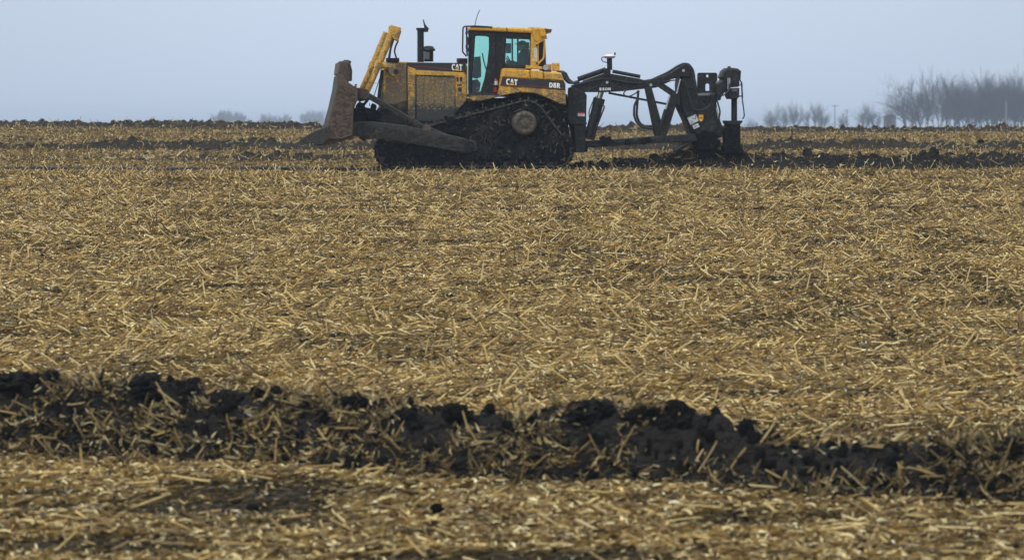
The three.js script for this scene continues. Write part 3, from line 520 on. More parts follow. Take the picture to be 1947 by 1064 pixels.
// --- blade
const blade = new THREE.Group(); blade.name = 'blade'; dozer.add(blade);
plate(blade, 'moldboard', [[645, 141], [641, 168], [634, 200], [626, 228], [624, 256], [634, 260], [640, 232], [650, 200], [656, 168], [655, 145]], .56, 3.80, M.steel, { b: .01 });
plate(blade, 'moldboard_back', [[662, 156], [679, 170], [679, 190], [672, 210], [668, 256], [634, 258], [640, 232], [652, 200]], .30, 3.3, M.rust, { b: .03 });
plate(blade, 'end_plate', [[640, 139], [652, 142], [662, 156], [679.5, 168], [679.5, 190], [672, 208.5], [670, 257], [650, 264], [627, 264], [614, 274], [601, 273], [621, 240], [632, 198], [640, 163]], .62, .07, M.rust, { b: .015 });
plate(blade, 'end_plate', [[636, 167], [650, 165], [672, 178], [668, 250], [640, 262], [616, 262], [618, 236], [632, 186]], -3.24, .07, M.rust, { b: .015 });
plate(blade, 'spill_guard', [[645, 117], [660, 116.5], [666, 119], [667.5, 150], [662, 156], [652, 143], [642, 139]], .1, 2.9, M.rust, { b: .02 });
plate(blade, 'guard_tab', [[660, 120], [665, 116.5], [669.5, 134], [669, 153], [664.5, 155], [664, 132]], .3, .1, M.steel);
plate(blade, 'cutting_edge', [[626, 243], [612, 256], [597, 268], [598, 271], [613, 274], [630, 262]], .60, 3.86, M.steel, { b: .006 });
plate(blade, 'end_bit', [[627, 239], [600, 248], [569, 265.5], [571, 268.5], [600, 274], [614, 275], [626, 262]], .66, .055, M.steel, { b: .01 });
drum(blade, 'lift_bracket', 693, 179, .13, -.32, -.68, M.rust); plate(blade, 'lift_bracket', [[676, 166], [692, 168], [702, 178], [700, 190], [684, 193], [676, 190]], -.42, .16, M.rust);
for (const w of [-.2, -1.9]) plate(blade, 'brace_bracket', [[672, 205], [690, 205], [706, 214], [712, 232], [704, 262], [672, 258]], w, .5, M.mud, { b: .03 });
for (const [p, q, t, w] of [[[682, 196], [694, 208], 5, -.3], [[686, 206], [702, 186], 5, -.7], [[676, 204], [720, 214], 9, -1.2]]) bar(blade, 'blade_brace', p, q, t, w, .2, M.mud);
{ const r = rng(14), L = []; for (let k = 0; k < 46; k++) { const g = clodGeos[k % 5].clone(), s = .04 + .09 * r() * r(); g.scale(s * 1.2, s, s); g.rotateZ(r() * 6); const p = loc(676 + 44 * r(), 200 + 58 * r(), -.15 - .5 * r()); g.translate(p.x, p.y, p.z); L.push(g); } tag(mesh('mud_clods', L, M.mud, dozer), null, null, null, 'stuff'); }
// --- push arms and diagonal braces
for (const w of [.30, -2.80]) plate(dozer, 'push_arm', [[670, 232], [706, 230.5], [770, 238], [882, 262], [905, 269], [908, 286], [890, 291], [838, 283], [740, 265], [700, 264], [670, 258]], w, .2, M.steel, { b: .02 });
for (const w of [.26, -2.70]) { bar(dozer, 'diagonal_brace', [699, 181], [812, 246], 11, w, .13, M.steel, { b: .02 }); bar(dozer, 'brace_rod', [806, 240], [862, 263], 7, w - .02, .08, M.steel, { b: .02 }); }
drum(dozer, 'trunnion_ball', 893, 278, .12, .33, .02, M.mud);
drum(dozer, 'brace_pin', 812, 244, .1, .30, .08, M.rust);
{ // mud caked on the arm, the brace and the blade's edges
  const r = rng(15), L = [];
  const on = (n, f, s0) => { for (let k = 0; k < n; k++) { const g = clodGeos[k % 5].clone(), s = s0 * (.3 + r() * r()); g.scale(s * 1.6, s, s * .45); g.rotateZ((r() - .5) * .8); const p = f(); g.translate(p.x, p.y, p.z); L.push(g); } };
  on(330, () => { const t = r(); return loc(676 + 226 * t, lerp(232, 270, t) + lerp(28, 18, t) * r(), .302); }, .034);
  on(90, () => { const t = r(); return loc(704 + 105 * t, 182 + 62 * t + 7 * r(), .262); }, .03);
  tag(mesh('mud_clods', L.splice(0), M.steel, dozer), null, null, null, 'stuff');
  on(60, () => { const t = r(); return loc(606 + 62 * t, lerp(272, 259, t) + 2 * r(), .52); }, .055); on(220, () => { const t = r(); return loc(lerp(644, 626, t) + 36 * r(), 160 + 98 * t, .622); }, .024); on(8, () => loc(646 + 18 * r(), 117 + 2 * r(), -.2), .05);
  on(14, () => { const t = r(); return loc(lerp(628, 575, t), lerp(243, 267, t), .6); }, .035);
  tag(mesh('mud_clods', L, M.rust, blade), null, null, null, 'stuff');
}
// --- cab
const cab = new THREE.Group(); cab.name = 'cab'; dozer.add(cab);
const doorHole = [[905, 68], [924, 68.5], [929.5, 70.5], [930, 90], [927, 118], [921, 150], [914, 173], [905, 176.5], [897.5, 175], [898.5, 140], [902, 100], [903.5, 70.5]];
const winHole = [[962.5, 73], [1006, 75], [1008, 78], [1007, 124.6], [962, 122.5], [961, 118]];
plate(cab, 'side_frame', [[891, 56], [1011, 61], [1011, 132], [962, 131], [954, 147], [949, 164], [949, 181], [893, 181], [890, 170]], -.50, .07, M.black, { b: .01, holes: [doorHole, winHole] });
plate(cab, 'door_frame', [[895, 60], [942, 62], [942, 181], [894, 181]], -.47, .035, M.black, { b: .01, holes: [[[902, 66.5], [925, 67], [931.5, 70], [932, 90], [929, 118], [923, 150], [915.5, 174], [905, 177], [896, 176], [897, 140], [900.5, 100]]] });
plate(cab, 'door_glass', doorHole.map(([x, y]) => [x + (x > 914 ? 1 : -1), y + (y > 110 ? 1 : -1)]), -.53, .008, M.glass, { b: 0 });
plate(cab, 'side_glass', [[961.5, 72], [1008.5, 74], [1008, 125.6], [961, 123.6]], -.53, .008, M.glass, { b: 0 });
plate(cab, 'window_trim', quad(955, 66, 960, 126), -.47, .03, M.black); tube(cab, 'grab_handle', [[936, 95], [933, 103], [934, 120], [937, 128]], -.44, .015, M.rubber);
// far side, with its own door and windows
const fw = -2.10;
plate(cab, 'side_frame', [[889, 56], [1011, 61], [1011, 132], [948, 181], [893, 181]], fw, .07, M.black, { b: .01, holes: [[[899, 66], [934, 67], [932, 120], [924, 176], [896, 176]], [[962, 73], [972.8, 74], [972.8, 124], [960, 123]], [[975.8, 73], [983.2, 73.5], [983.2, 124], [975.8, 124]], [[986.2, 73.5], [1008, 75], [1008, 124], [986.2, 124]]] });
plate(cab, 'side_glass', [[897, 64], [1009.5, 68], [1009, 125], [958, 125], [926, 177], [896, 177]], fw - .03, .008, M.glass, { b: 0 });
plate(cab, 'mirror', quad(962, 82, 972, 101), -2.0, .04, M.grey);
{ // floor, bulkheads, windscreen, ceiling
  plate(cab, 'cab_floor', [[893, 178], [1010, 178], [1010, 183], [893, 183]], -.56, 1.52, M.black); plate(cab, 'headliner', [[893, 57.5], [1010, 62], [1010, 67], [893, 62]], -.58, 1.5, M.black);
  const a = loc(892.5, 60, -.58), b = loc(892.5, 178, -.58), h = a.y - b.y;
  const ws = new THREE.BoxGeometry(.008, h * .96, 1.44); ws.translate(a.x + .02, (a.y + b.y) / 2, -1.30); mesh('windscreen', boxUV(ws), M.glass, cab);
  const r1 = loc(1018, 64, -.7), r0 = loc(1018, 126, -.7); const rg = new THREE.BoxGeometry(.008, r1.y - r0.y, 1.2); rg.translate(r1.x + .18, (r1.y + r0.y) / 2, -1.3); mesh('rear_glass', boxUV(rg), M.glass, cab);
  for (const w of [-.58, -2.0]) bar(cab, 'corner_post', [892.5 + (w < -1 ? 0 : .5), 57], [892.5, 180], 4, w, .08, M.black);
}
plate(cab, 'dash_console', [[903, 108], [913.5, 107], [915, 122], [915, 146], [908, 149], [900.5, 147], [900, 128]], -1.05, .5, M.black, { b: .02 });
plate(cab, 'side_console', [[898.5, 152], [908, 150], [914, 158], [912, 172], [906, 178], [897, 178]], -1.0, .4, M.black, { b: .02 });
for (const [p, w] of [[[[917, 101], [919, 112], [922, 124], [926, 136]], -.9], [[[964, 106], [968, 112], [972, 120]], -1.0], [[[962, 110], [970, 118], [974, 124]], -1.2]]) tube(cab, 'control_lever', p, w, .016, M.rubber);
plate(cab, 'lever_console', [[968, 118], [975, 113.5], [980, 117], [984, 123], [984, 150], [962, 150], [962, 124]], -.95, .18, M.black);
const seat = new THREE.Group(); seat.name = 'seat'; cab.add(seat);
plate(seat, 'backrest', [[1000, 92], [1007, 93], [1010, 150], [1000, 152]], -1.02, .56, M.black, { b: .04 }); plate(seat, 'headrest', [[1000.5, 80], [1006.5, 80], [1007, 92], [1001, 92]], -1.15, .3, M.black, { b: .03 }); plate(seat, 'cushion', [[966, 146], [1004, 146], [1004, 156], [966, 156]], -1.02, .56, M.black, { b: .03 }); plate(seat, 'pedestal', [[975, 156], [998, 156], [998, 178], [975, 178]], -1.1, .4, M.black); plate(seat, 'armrest', quad(975, 128, 1000, 132), -.92, .08, M.black);
// roof and rear posts
plate(cab, 'roof', [[895.5, 50.5], [940, 50.8], [1012, 55], [1012, 62.5], [895.5, 57.2]], -.42, 1.76, M.yellow, { b: .025 });
plate(cab, 'roof_rail', [[888.5, 48.6], [903, 48], [936, 50], [936, 52.6], [888.5, 51]], -.40, .05, M.black); plate(cab, 'roof_hatch', [[973, 51.8], [1002, 53.4], [1002, 56], [973, 54]], -.5, 1.1, M.yellow); bar(cab, 'roof_latch', [963.5, 52.5], [964.5, 60], 1.6, -.405, .03, M.black);
for (const w of [-.44, -1.98]) plate(cab, 'rear_post', [[1010, 51], [1022, 52], [1024, 84], [1024.5, 130], [1009, 129]], w, .18, M.yellow, { b: .015 });
plate(cab, 'rear_beam', [[1010.5, 51], [1028, 52], [1049.5, 55], [1048, 62], [1036, 61.2], [1013, 66]], -.46, 1.68, M.yellow, { b: .015 });
plate(cab, 'beam_end', [[1036, 54], [1049.8, 55.4], [1048.4, 60.6], [1037, 60.6]], -.45, .03, M.rust);
plate(cab, 'lamp_bracket', [[1013, 55.6], [1024, 53], [1036, 55], [1041, 73.5], [1036, 75], [1021, 79], [1016, 75]], -.38, .05, M.yellow, { b: .01 });
{ const l = plate(cab, 'work_lamp', [[1024.5, 54.6], [1035.8, 53], [1038.4, 67.4], [1028.6, 70]], -.22, .15, M.yellow, { b: .015 }); void l; }
plate(cab, 'post_foot', [[1000.5, 123.4], [1009, 125], [1031.5, 126.8], [1031.5, 131.6], [1000, 130.4]], -.38, .28, M.yellow, { b: .012 });
tube(cab, 'window_guard', [[1020, 84], [1027, 79], [1033, 76.5], [1035.4, 80], [1034.6, 98], [1033.6, 110], [1029, 115.5], [1022, 122.5]], -.40, .022, M.yellow);
for (const [x, y] of [[1021, 86], [1021, 120]]) drum(cab, 'guard_bolt', x, y, .025, -.37, -.44, M.steel, 8);
plate(cab, 'rear_quarter', [[1024.6, 78], [1037, 76], [1038.6, 127], [1025, 126]], -.62, .05, M.black, { holes: [[[1026.5, 82], [1034, 80], [1034.6, 123], [1026.5, 122]]] });
plate(cab, 'quarter_glass', [[1026, 81], [1034.6, 79.4], [1035, 123.6], [1026, 123]], -.635, .008, M.glass, { b: 0 });
const decalTex = canvasTex(64, 192, (g, w, h) => { g.fillStyle = '#d6d8d4'; g.fillRect(0, 0, w, h); g.fillStyle = '#6a6c6a'; for (let y = 12; y < h - 8; y += 13) g.fillRect(8, y, 34 + (y * 7 % 17), 5); });
function decal(parent, name, pts, w1, tex, mat = {}) { const g = plateGeo(pts, w1, .008, { b: 0 }), p = g.attributes.position; const a = loc(...pts[0], w1), b = loc(...pts[1], w1), d = loc(...pts[3], w1), e1 = b.clone().sub(a), e2 = a.clone().sub(d); const uv = g.attributes.uv; for (let i = 0; i < p.count; i++) { const q = new THREE.Vector3(p.getX(i) - d.x, p.getY(i) - d.y, 0), det = e1.x * e2.y - e1.y * e2.x; uv.setXY(i, clamp((q.x * e2.y - q.y * e2.x) / det, 0, 1), clamp((e1.x * q.y - e1.y * q.x) / det, 0, 1)); } return mesh(name, g, std({ map: tex, roughness: .5, ...mat }), parent); }
decal(cab, 'warning_plate', [[1015.4, 91], [1020.6, 91], [1020.6, 110], [1015.4, 110]], -.434, decalTex); decal(cab, 'warning_plate', [[1014, 112], [1021, 112], [1021, 116], [1014, 116]], -.434, decalTex);
// rails, aerial
tube(cab, 'grab_rail', [[887, 107], [883, 102.5], [879.6, 97.5], [879.8, 75], [880.4, 53.5], [884, 50.2], [892, 49.8]], -.62, .02, M.rubber); tube(cab, 'grab_rail', [[889, 106], [887.4, 96], [887.2, 70], [886.8, 53], [889, 50.2]], -.44, .02, M.rubber); tube(cab, 'mirror_arm', [[887.4, 70], [889.6, 78], [887, 88], [890, 98]], -.43, .03, M.rubber);
mesh('aerial', tubeGeo([[902.6, 50], [905, 38], [908, 28], [912.6, 18.5]], -.6, .009), M.rubber, cab);
// rear fittings
plate(dozer, 'rear_lamp', quad(1039.5, 121.6, 1049, 134), -.5, .3, M.yellow, { b: .02 }); plate(dozer, 'rear_lamp', [[1052, 119.4], [1064, 119], [1064.4, 135], [1052, 135]], -.2, .3, M.yellow, { b: .02 }); drum(dozer, 'lamp_socket', 1038, 128, .07, -.4, -.6, M.chrome); plate(dozer, 'valve_block', [[1032, 122], [1046, 128], [1050, 138], [1030, 138]], -.8, .7, M.black);
for (const [o, w] of [[0, -.7], [3, -.9], [-3, -1.2], [6, -1.0]]) tube(dozer, 'hydraulic_hose', [[1062 + o, 135], [1070 + o, 139], [1076 + o, 150], [1086 + o, 158], [1102, 156 + o]], w, .024, M.rubber);
plate(dozer, 'rear_hitch', [[1066, 172], [1079, 180], [1080, 232], [1084, 262], [1080, 280], [1050, 280], [1050, 180]], -.7, 1.2, M.mud);

// fire extinguisher hung in the cab's doorway
{
  const f = frame(thing('fire_extinguisher', 'red fire extinguisher with white label hung beside the cab door', 'fire extinguisher'));
  const c = loc(942.4, 176, -.38), t = loc(942.4, 149, -.38), h = t.y - c.y;
  const g = new THREE.LatheGeometry([[.001, 0], [.046, 0], [.05, .015], [.05, h * .84], [.03, h * .95], [.016, h], [.001, h]].map((p) => new THREE.Vector2(...p)), 20); g.translate(c.x, c.y, c.z); mesh('cylinder', boxUV(g), M.red, f);
  const lb = new THREE.CylinderGeometry(.0515, .0515, h * .28, 20, 1, true); lb.translate(c.x, c.y + h * .68, c.z); mesh('paper_label', boxUV(lb), M.white, f);
  const bd = new THREE.CylinderGeometry(.0525, .0525, .05, 20, 1, true); bd.translate(c.x, c.y + h * .45, c.z); mesh('strap', boxUV(bd), M.rubber, f);
  const v = new THREE.BoxGeometry(.07, .03, .03); v.translate(c.x - .015, c.y + h + .012, c.z); mesh('valve', boxUV(v), M.black, f); rod(f, 'hose', [939, 151], [939.5, 166], .009, -.33, M.rubber);
  const br = new THREE.BoxGeometry(.06, h * .5, .07); br.translate(c.x, c.y + h * .45, c.z - .075); mesh('bracket', boxUV(br), M.black, f);
}
// operator
{
  const cap = (a, b, ra, rb) => (x, y, z) => { const ex = b[0] - a[0], ey = b[1] - a[1], ez = b[2] - a[2], t = clamp(((x - a[0]) * ex + (y - a[1]) * ey + (z - a[2]) * ez) / (ex * ex + ey * ey + ez * ez + 1e-9), 0, 1); return Math.hypot(x - a[0] - ex * t, y - a[1] - ey * t, z - a[2] - ez * t) - (ra + (rb - ra) * t); };
  const ell = (c, r) => (x, y, z) => { const k = Math.hypot((x - c[0]) / r[0], (y - c[1]) / r[1], (z - c[2]) / r[2]); return (k - 1) * Math.min(...r); };
  function field(list, k, center, half, res) {
    const mc = new MarchingCubes(res, new THREE.MeshStandardMaterial(), false, false, 400000); mc.isolation = 0; mc.reset();
    const h2 = res / 2; for (let z = 0; z < res; z++) for (let y = 0; y < res; y++) for (let x = 0; x < res; x++) {
      const X = center[0] + (x - h2) / h2 * half, Y = center[1] + (y - h2) / h2 * half, Z = center[2] + (z - h2) / h2 * half; let d = 1e3;
      for (const f of list) { const e = f(X, Y, Z), q = Math.max(k - Math.abs(d - e), 0) / k; d = Math.min(d, e) - q * q * k * .25; }
      mc.field[x + y * res + z * res * res] = -d;
    }
    mc.update(); const n = mc.count, g = new THREE.BufferGeometry(); g.setAttribute('position', new THREE.BufferAttribute(mc.positionArray.slice(0, n * 3), 3)); g.setAttribute('normal', new THREE.BufferAttribute(mc.normalArray.slice(0, n * 3), 3)); g.scale(half, half, half); g.translate(...center); g.setAttribute('uv', new THREE.BufferAttribute(new Float32Array(n * 2), 2)); return g;
  }
  const p = frame(thing('person', 'person in dark work clothes and cap seated at the cab controls', 'person'));
  const o = loc(993, 87, -1.30), body = new THREE.Group(); body.name = 'figure'; 
  const S = [];
  S.push(cap([.07, -.66, 0], [.07, -.5, 0], .155, .15), cap([.07, -.5, -.05], [.05, -.26, -.06], .13, .15), cap([.07, -.5, .05], [.05, -.26, .06], .13, .15), cap([.045, -.22, -.15], [.045, -.22, .15], .075, .075), cap([.04, -.2, 0], [.02, -.08, 0], .062, .055));
  for (const s of [-1, 1]) S.push(cap([.05, -.22, .17 * s], [-.02, -.44, .25 * s], .062, .048), cap([-.02, -.44, .25 * s], [-.27, -.43, .20 * s], .047, .034), cap([.04, -.64, .09 * s], [-.40, -.60, .13 * s], .088, .065), cap([-.40, -.60, .13 * s], [-.44, -1.02, .13 * s], .062, .042), cap([-.42, -1.05, .13 * s], [-.58, -1.08, .14 * s], .045, .038));
  const cloth = std({ color: new THREE.Color(.03, .035, .045), roughness: .9 }), skin = std({ color: new THREE.Color(.42, .25, .18), roughness: .6 });
  const fig = mesh('clothing', field(S, .05, [-.12, -.62, 0], .62, 104), cloth, p); fig.position.copy(o);
  const Hd = [ell([0, .01, 0], [.098, .118, .078]), ell([-.03, -.055, 0], [.07, .065, .058]), cap([-.095, .0, 0], [-.112, -.028, 0], .010, .016), ell([-.085, .022, 0], [.022, .014, .06]), ell([-.078, -.062, 0], [.026, .010, .030]), ell([-.076, -.10, 0], [.026, .022, .026]), cap([.01, -.08, 0], [.02, -.17, 0], .054, .058)];
  for (const s of [-1, 1]) Hd.push(ell([.012, -.005, .080 * s], [.020, .032, .010]), ell([-.080, .008, .032 * s], [.014, .012, .016]));
  const head = mesh('head', field(Hd, .014, [-.01, -.02, 0], .17, 84), skin, p); head.position.copy(o);
  const ey = []; for (const s of [-1, 1]) ey.push(new THREE.SphereGeometry(.011, 10, 8).translate(-.088, .008, .033 * s)); mesh('eyes', ey, std({ color: new THREE.Color(.05, .04, .035), roughness: .2 }), p).position.copy(o);
  const capm = mesh('cap', field([ell([.004, .055, 0], [.107, .078, .087]), cap([-.08, .058, -.035], [-.165, .045, -.02], .012, .008), cap([-.08, .058, .035], [-.165, .045, .02], .012, .008), cap([-.08, .06, 0], [-.17, .045, 0], .012, .008)], .02, [0, .03, 0], .19, 60), cloth, p); capm.position.copy(o);
  for (const s of [-1, 1]) { // hands closed round the levers
    const z = .20 * s, L = [ell([-.325, -.425, z], [.045, .032, .018])];
    for (let f = 0; f < 4; f++) { const y = -.403 - f * .017, l = [.9, 1, .95, .78][f]; L.push(cap([-.355, y, z], [-.385, y - .002, z - .012 * s], .0092, .0088), cap([-.385, y - .002, z - .012 * s], [-.385 + .004, y - .004, z - .040 * s * l], .0086, .008), cap([-.381, y - .004, z - .040 * s * l], [-.355, y - .004, z - .046 * s * l], .008, .007)); }
    L.push(cap([-.31, -.40, z - .012 * s], [-.345, -.385, z - .034 * s], .0115, .010), cap([-.345, -.385, z - .034 * s], [-.372, -.388, z - .036 * s], .0098, .008), cap([-.27, -.43, z], [-.31, -.427, z], .027, .025));
    mesh('hand', field(L, .008, [-.33, -.42, z], .10, 66), skin, p).position.copy(o);
    const lv = new THREE.CylinderGeometry(.014, .012, .3, 10); lv.translate(o.x - .372, o.y - .5, o.z + z - .024 * s); mesh('grip_lever', boxUV(lv), M.rubber, cab);
  }
}

// ------------------------------------------------------------------ drain plough mounted behind the bulldozer
const plough = frame(thing('drain_plough', 'black drain laying plough with linkage frame behind the bulldozer', 'plough'));
{
  const P = plough, B = M.black;
  plate(P, 'mast', [[1081, 167], [1090, 165], [1112, 175], [1116, 181], [1115, 219], [1114, 262], [1113, 289], [1095, 290], [1092, 240], [1080, 228], [1080, 186]], -.55, .14, B, { holes: [[[1086, 200], [1091.6, 200], [1091.2, 231.6], [1085.4, 231.6]]] });
  plate(P, 'mast', [[1081, 167], [1112, 175], [1116, 181], [1115, 219], [1113, 289], [1095, 290], [1080, 228]], -1.95, .14, B, { holes: [[[1083, 198], [1095, 200], [1095, 231], [1083, 231]]] });
  plate(P, 'mast_foot', [[1083, 231.8], [1116, 232.4], [1116, 236], [1084, 237]], -.5, 1.6, B); plate(P, 'cross_member', [[1094, 238], [1113, 238], [1113, 289.4], [1095, 290]], -.7, 1.2, M.mud);
  for (const w of [-.72, -1.78]) plate(P, 'upper_beam', [[1082, 167], [1100, 158], [1153, 138], [1160, 139.5], [1215, 149], [1225, 152], [1240, 152], [1240, 167.6], [1227, 168.4], [1187, 173], [1154, 175], [1114, 175], [1090, 172]], w, .16, B, { b: .02 });
  plate(P, 'beam_tie', [[1140, 145], [1172, 145], [1172, 158], [1140, 158]], -.88, .9, B);
  for (const w of [-.78, -1.84]) { rod(P, 'steering_cylinder', [1099, 150.5], [1152, 132], .062, w, B); rod(P, 'steering_cylinder', [1165, 135.4], [1217.5, 145.4], .045, w, B); rod(P, 'piston_rod', [1108, 153.4], [1150, 138.6], .018, w, M.chrome); drum(P, 'pivot_pin', 1155, 136, .085, w + .12, w - .1, B); }
  for (const [x, y] of [[1154.5, 156.5], [1238, 161.5], [1154, 137.4]]) drum(P, 'pivot_pin', x, y, .035, -.69, -.8, M.chrome, 12);
  // GPS receiver on its mast
  rod(P, 'receiver_mast', [1159.4, 133], [1159, 110], .066, -1.25, B);
  { const a = loc(1159.2, 110.6, -1.25), g = new THREE.LatheGeometry([[.001, 0], [.10, 0], [.14, .02], [.145, .05], [.12, .075], [.05, .10], [.001, .105]].map((p) => new THREE.Vector2(...p)), 24); g.translate(a.x, a.y, a.z); const rc = mesh('satellite_receiver', boxUV(g), M.white, P); const rg = new THREE.CylinderGeometry(.147, .143, .018, 24, 1, true); rg.translate(a.x, a.y + .036, a.z); mesh('red_band', boxUV(rg), M.red, rc); plate(rc, 'radio_stub', quad(1168.4, 99.4, 1171, 104.6), -1.2, .05, B); tube(rc, 'receiver_cable', [[1150, 108.4], [1145.4, 109], [1144, 112.5], [1147, 117], [1155, 118.4]], -1.2, .012, M.rubber); }
  decal(P, 'name_plate', [[1138.4, 165.6], [1162.4, 165.2], [1162.4, 172.4], [1138.4, 172.8]], -.712, canvasTex(512, 150, (g, w, h) => { g.fillStyle = '#1b1b1d'; g.fillRect(0, 0, w, h); g.font = 'bold 146px sans-serif'; g.fillStyle = '#f0f0ee'; g.textAlign = 'center'; g.textBaseline = 'middle'; g.fillStyle = '#ffffff'; 'BRON'.split('').forEach((c, i) => g.fillText(c, 74 + i * 122, h / 2 + 4)); }));
  decal(P, 'warning_decal', [[1099, 213], [1112, 213.4], [1112, 221], [1099, 220.6]], -.54, canvasTex(128, 76, (g, w, h) => { g.fillStyle = '#dedcd6'; g.fillRect(0, 0, w, h); g.fillStyle = '#b8261f'; g.fillRect(0, 0, w, 30); g.fillStyle = '#555'; for (let y = 40; y < 70; y += 11) g.fillRect(8, y, 108 - (y % 3) * 14, 5); }));
  // lift cylinder with side pipe
  for (const w of [-.62, -1.7]) { const dx = w < -1 ? 3 : 0; rod(P, 'lift_cylinder', [1119 + dx, 264], [1137.6 + dx, 190], .112, w, B); rod(P, 'piston_rod', [1136.4 + dx, 193], [1142.2 + dx, 173.4], .05, w - .18, M.chrome); rod(P, 'cylinder_gland', [1136 + dx, 196], [1138.4 + dx, 187], .128, w, B); }
  tube(P, 'steel_pipe', [[1142, 199], [1149, 201], [1148, 207], [1125, 266]], -.5, .02, B);
  // lower arm, V links
  for (const w of [-.6, -1.85]) plate(P, 'lower_arm', [[1113, 268], [1264, 257.5], [1322, 254], [1326, 268], [1300, 270.4], [1243, 271.6], [1115, 281]], w, .16, B, { b: .02 });
  for (const w of [-.68, -1.72]) {
    plate(P, 'front_link', [[1226.4, 166], [1239.6, 166], [1262, 246], [1266, 262], [1248, 264], [1244, 252]], w, .16, B, { b: .02 });
    plate(P, 'rear_link', [[1278.4, 176], [1291.6, 175], [1284, 206], [1268, 258], [1252, 262], [1262, 230]], w + .02, .13, B, { b: .02 });
    bar(P, 'slant_brace', [1252, 158], [1284, 180], 11, w - .02, .12, B); rod(P, 'link_cylinder', [1257.6, 237], [1266, 208], .045, w + .06, B); rod(P, 'piston_rod', [1265, 210], [1274, 181], .022, w + .06, M.chrome); rod(P, 'piston_rod', [1287, 178], [1294, 150], .022, w + .05, M.chrome);
  }
  bar(P, 'stay_bar', [1157.5, 176.4], [1296, 203], 4, -1.1, .06, B);
  for (const [o, w] of [[0, -.6], [5, -.66]]) tube(P, 'hydraulic_hose', [[1213 + o * .3, 172], [1213, 186], [1207 + o, 200], [1206 + o, 218], [1211 + o, 232], [1222 + o * .5, 241 - o * .3], [1242, 244.5 - o]], w, .03, M.rubber);
  // upper rear arm to the plough head
  for (const w of [-.76, -1.70]) plate(P, 'upper_arm', [[1224, 152], [1248, 148.4], [1271.5, 139.4], [1295, 125], [1303, 121.5], [1311, 123.6], [1316, 132], [1312, 146], [1295, 145.4], [1282, 149.5], [1272, 152], [1262, 155], [1250, 166], [1236, 168]], w, .17, B, { b: .02 });
  tube(P, 'hydraulic_hose', [[1240, 151], [1268, 138.4], [1288, 126], [1300, 121], [1310, 122.4], [1318, 133], [1321, 148]], -.9, .028, M.rubber); tube(P, 'hydraulic_hose', [[1262, 155], [1280, 152.6], [1294, 151], [1302, 156]], -.7, .016, M.rubber);
  for (const [x, y] of [[1258, 157.5], [1266, 155], [1271, 152.6]]) drum(P, 'pivot_pin', x, y, .05, -.7, -.95, B, 10);
  drum(P, 'pivot_pin', 1300, 134, .035, -.74, -.8, M.chrome, 12);
  // plough body
  plate(P, 'plough_body', [[1294, 145], [1300, 128], [1311, 124], [1320, 138], [1325, 156], [1327, 175], [1362, 176], [1364, 188], [1363, 196], [1367, 215], [1371, 231], [1377, 246], [1374, 260], [1362, 265], [1363, 284], [1340, 286], [1320, 279], [1313.5, 250], [1304, 226], [1294, 205], [1292, 160]], -.84, .9, B, { b: .04 });
  plate(P, 'side_plate', [[1300, 170], [1324, 172], [1328, 178], [1360, 179], [1360, 200], [1368, 238], [1354, 258], [1322, 256], [1312, 236], [1298, 205]], -.79, .05, B); plate(P, 'side_plate', [[1300, 152], [1321, 150], [1326, 168], [1299, 170]], -.80, .05, B); rod(P, 'depth_cylinder', [1327, 181], [1350, 180], .04, -.74, M.grey); plate(P, 'side_rib', quad(1307, 186, 1309, 205), -.76, .03, M.steel); drum(P, 'cross_pin', 1297, 218.6, .05, -.76, -.9, B); bar(P, 'hook', [1294, 219.5], [1301, 217], 4, -.76, .08, B);
  const circle = (x, y, rx, ry, n = 14) => Array.from({ length: n }, (_, k) => [x + Math.cos(k / n * 6.283) * rx, y + Math.sin(k / n * 6.283) * ry]);
  plate(P, 'head_plate', [[1327, 141], [1329, 138], [1362, 138], [1364.6, 141], [1364.6, 153.6], [1362.6, 155], [1362.6, 176], [1326.6, 176]], -1.0, .10, B, { b: .008, holes: [circle(1345.8, 144.2, 2.6, 2.8), [[1341.8, 161], [1343.5, 158.6], [1348, 158.6], [1349.8, 161], [1349.8, 172.6], [1341.8, 172.6]]] });
  plate(P, 'hitch_block', [[1360, 160], [1372, 154], [1377, 150], [1390, 166], [1390, 173], [1378, 176], [1372, 185], [1371, 190], [1362, 192]], -.9, .7, B, { b: .03 });
  plate(P, 'motor_housing', [[1374, 150], [1371, 146], [1376, 134], [1382, 129], [1391, 128.4], [1404, 130], [1408.6, 134], [1407, 152], [1404, 165], [1386, 166], [1384, 160], [1378, 160]], -.88, .6, B, { b: .05 });
  plate(P, 'motor_cap', [[1385.6, 126], [1389.6, 125.4], [1390, 130], [1386, 130]], -1, .2, B); plate(P, 'motor_fitting', [[1370, 143], [1373.6, 143], [1373.6, 148], [1370, 148]], -1, .1, B);
  plate(P, 'gear_housing', [[1386, 150], [1406.6, 150], [1406.6, 164], [1386, 164]], -.83, .1, B, { b: .01 }); plate(P, 'gear_housing', [[1384.6, 167], [1406.6, 167], [1406, 184], [1402.6, 188], [1388, 188], [1385, 183]], -.86, .55, B, { b: .02 }); plate(P, 'type_plate', quad(1392, 168.6, 1402.6, 174), -.845, .02, M.grey);
  for (const x of [1384.6, 1387.8]) rod(P, 'guide_rod', [x, 148], [x, 170], .018, -.8, M.chrome);
  rod(P, 'shaft', [1396.4, 187], [1396.4, 231], .074, -1.13, B);
  plate(P, 'shaft_flange', [[1380.4, 229], [1412.6, 229], [1412, 232.6], [1408, 236], [1384, 236], [1381, 232.4]], -.85, .58, B, { b: .01 });
  plate(P, 'pipe_chute', [[1384, 235], [1408.4, 235], [1408.6, 290], [1380, 290], [1379.6, 242], [1384, 242]], -.88, .5, M.mud, { b: .02 });
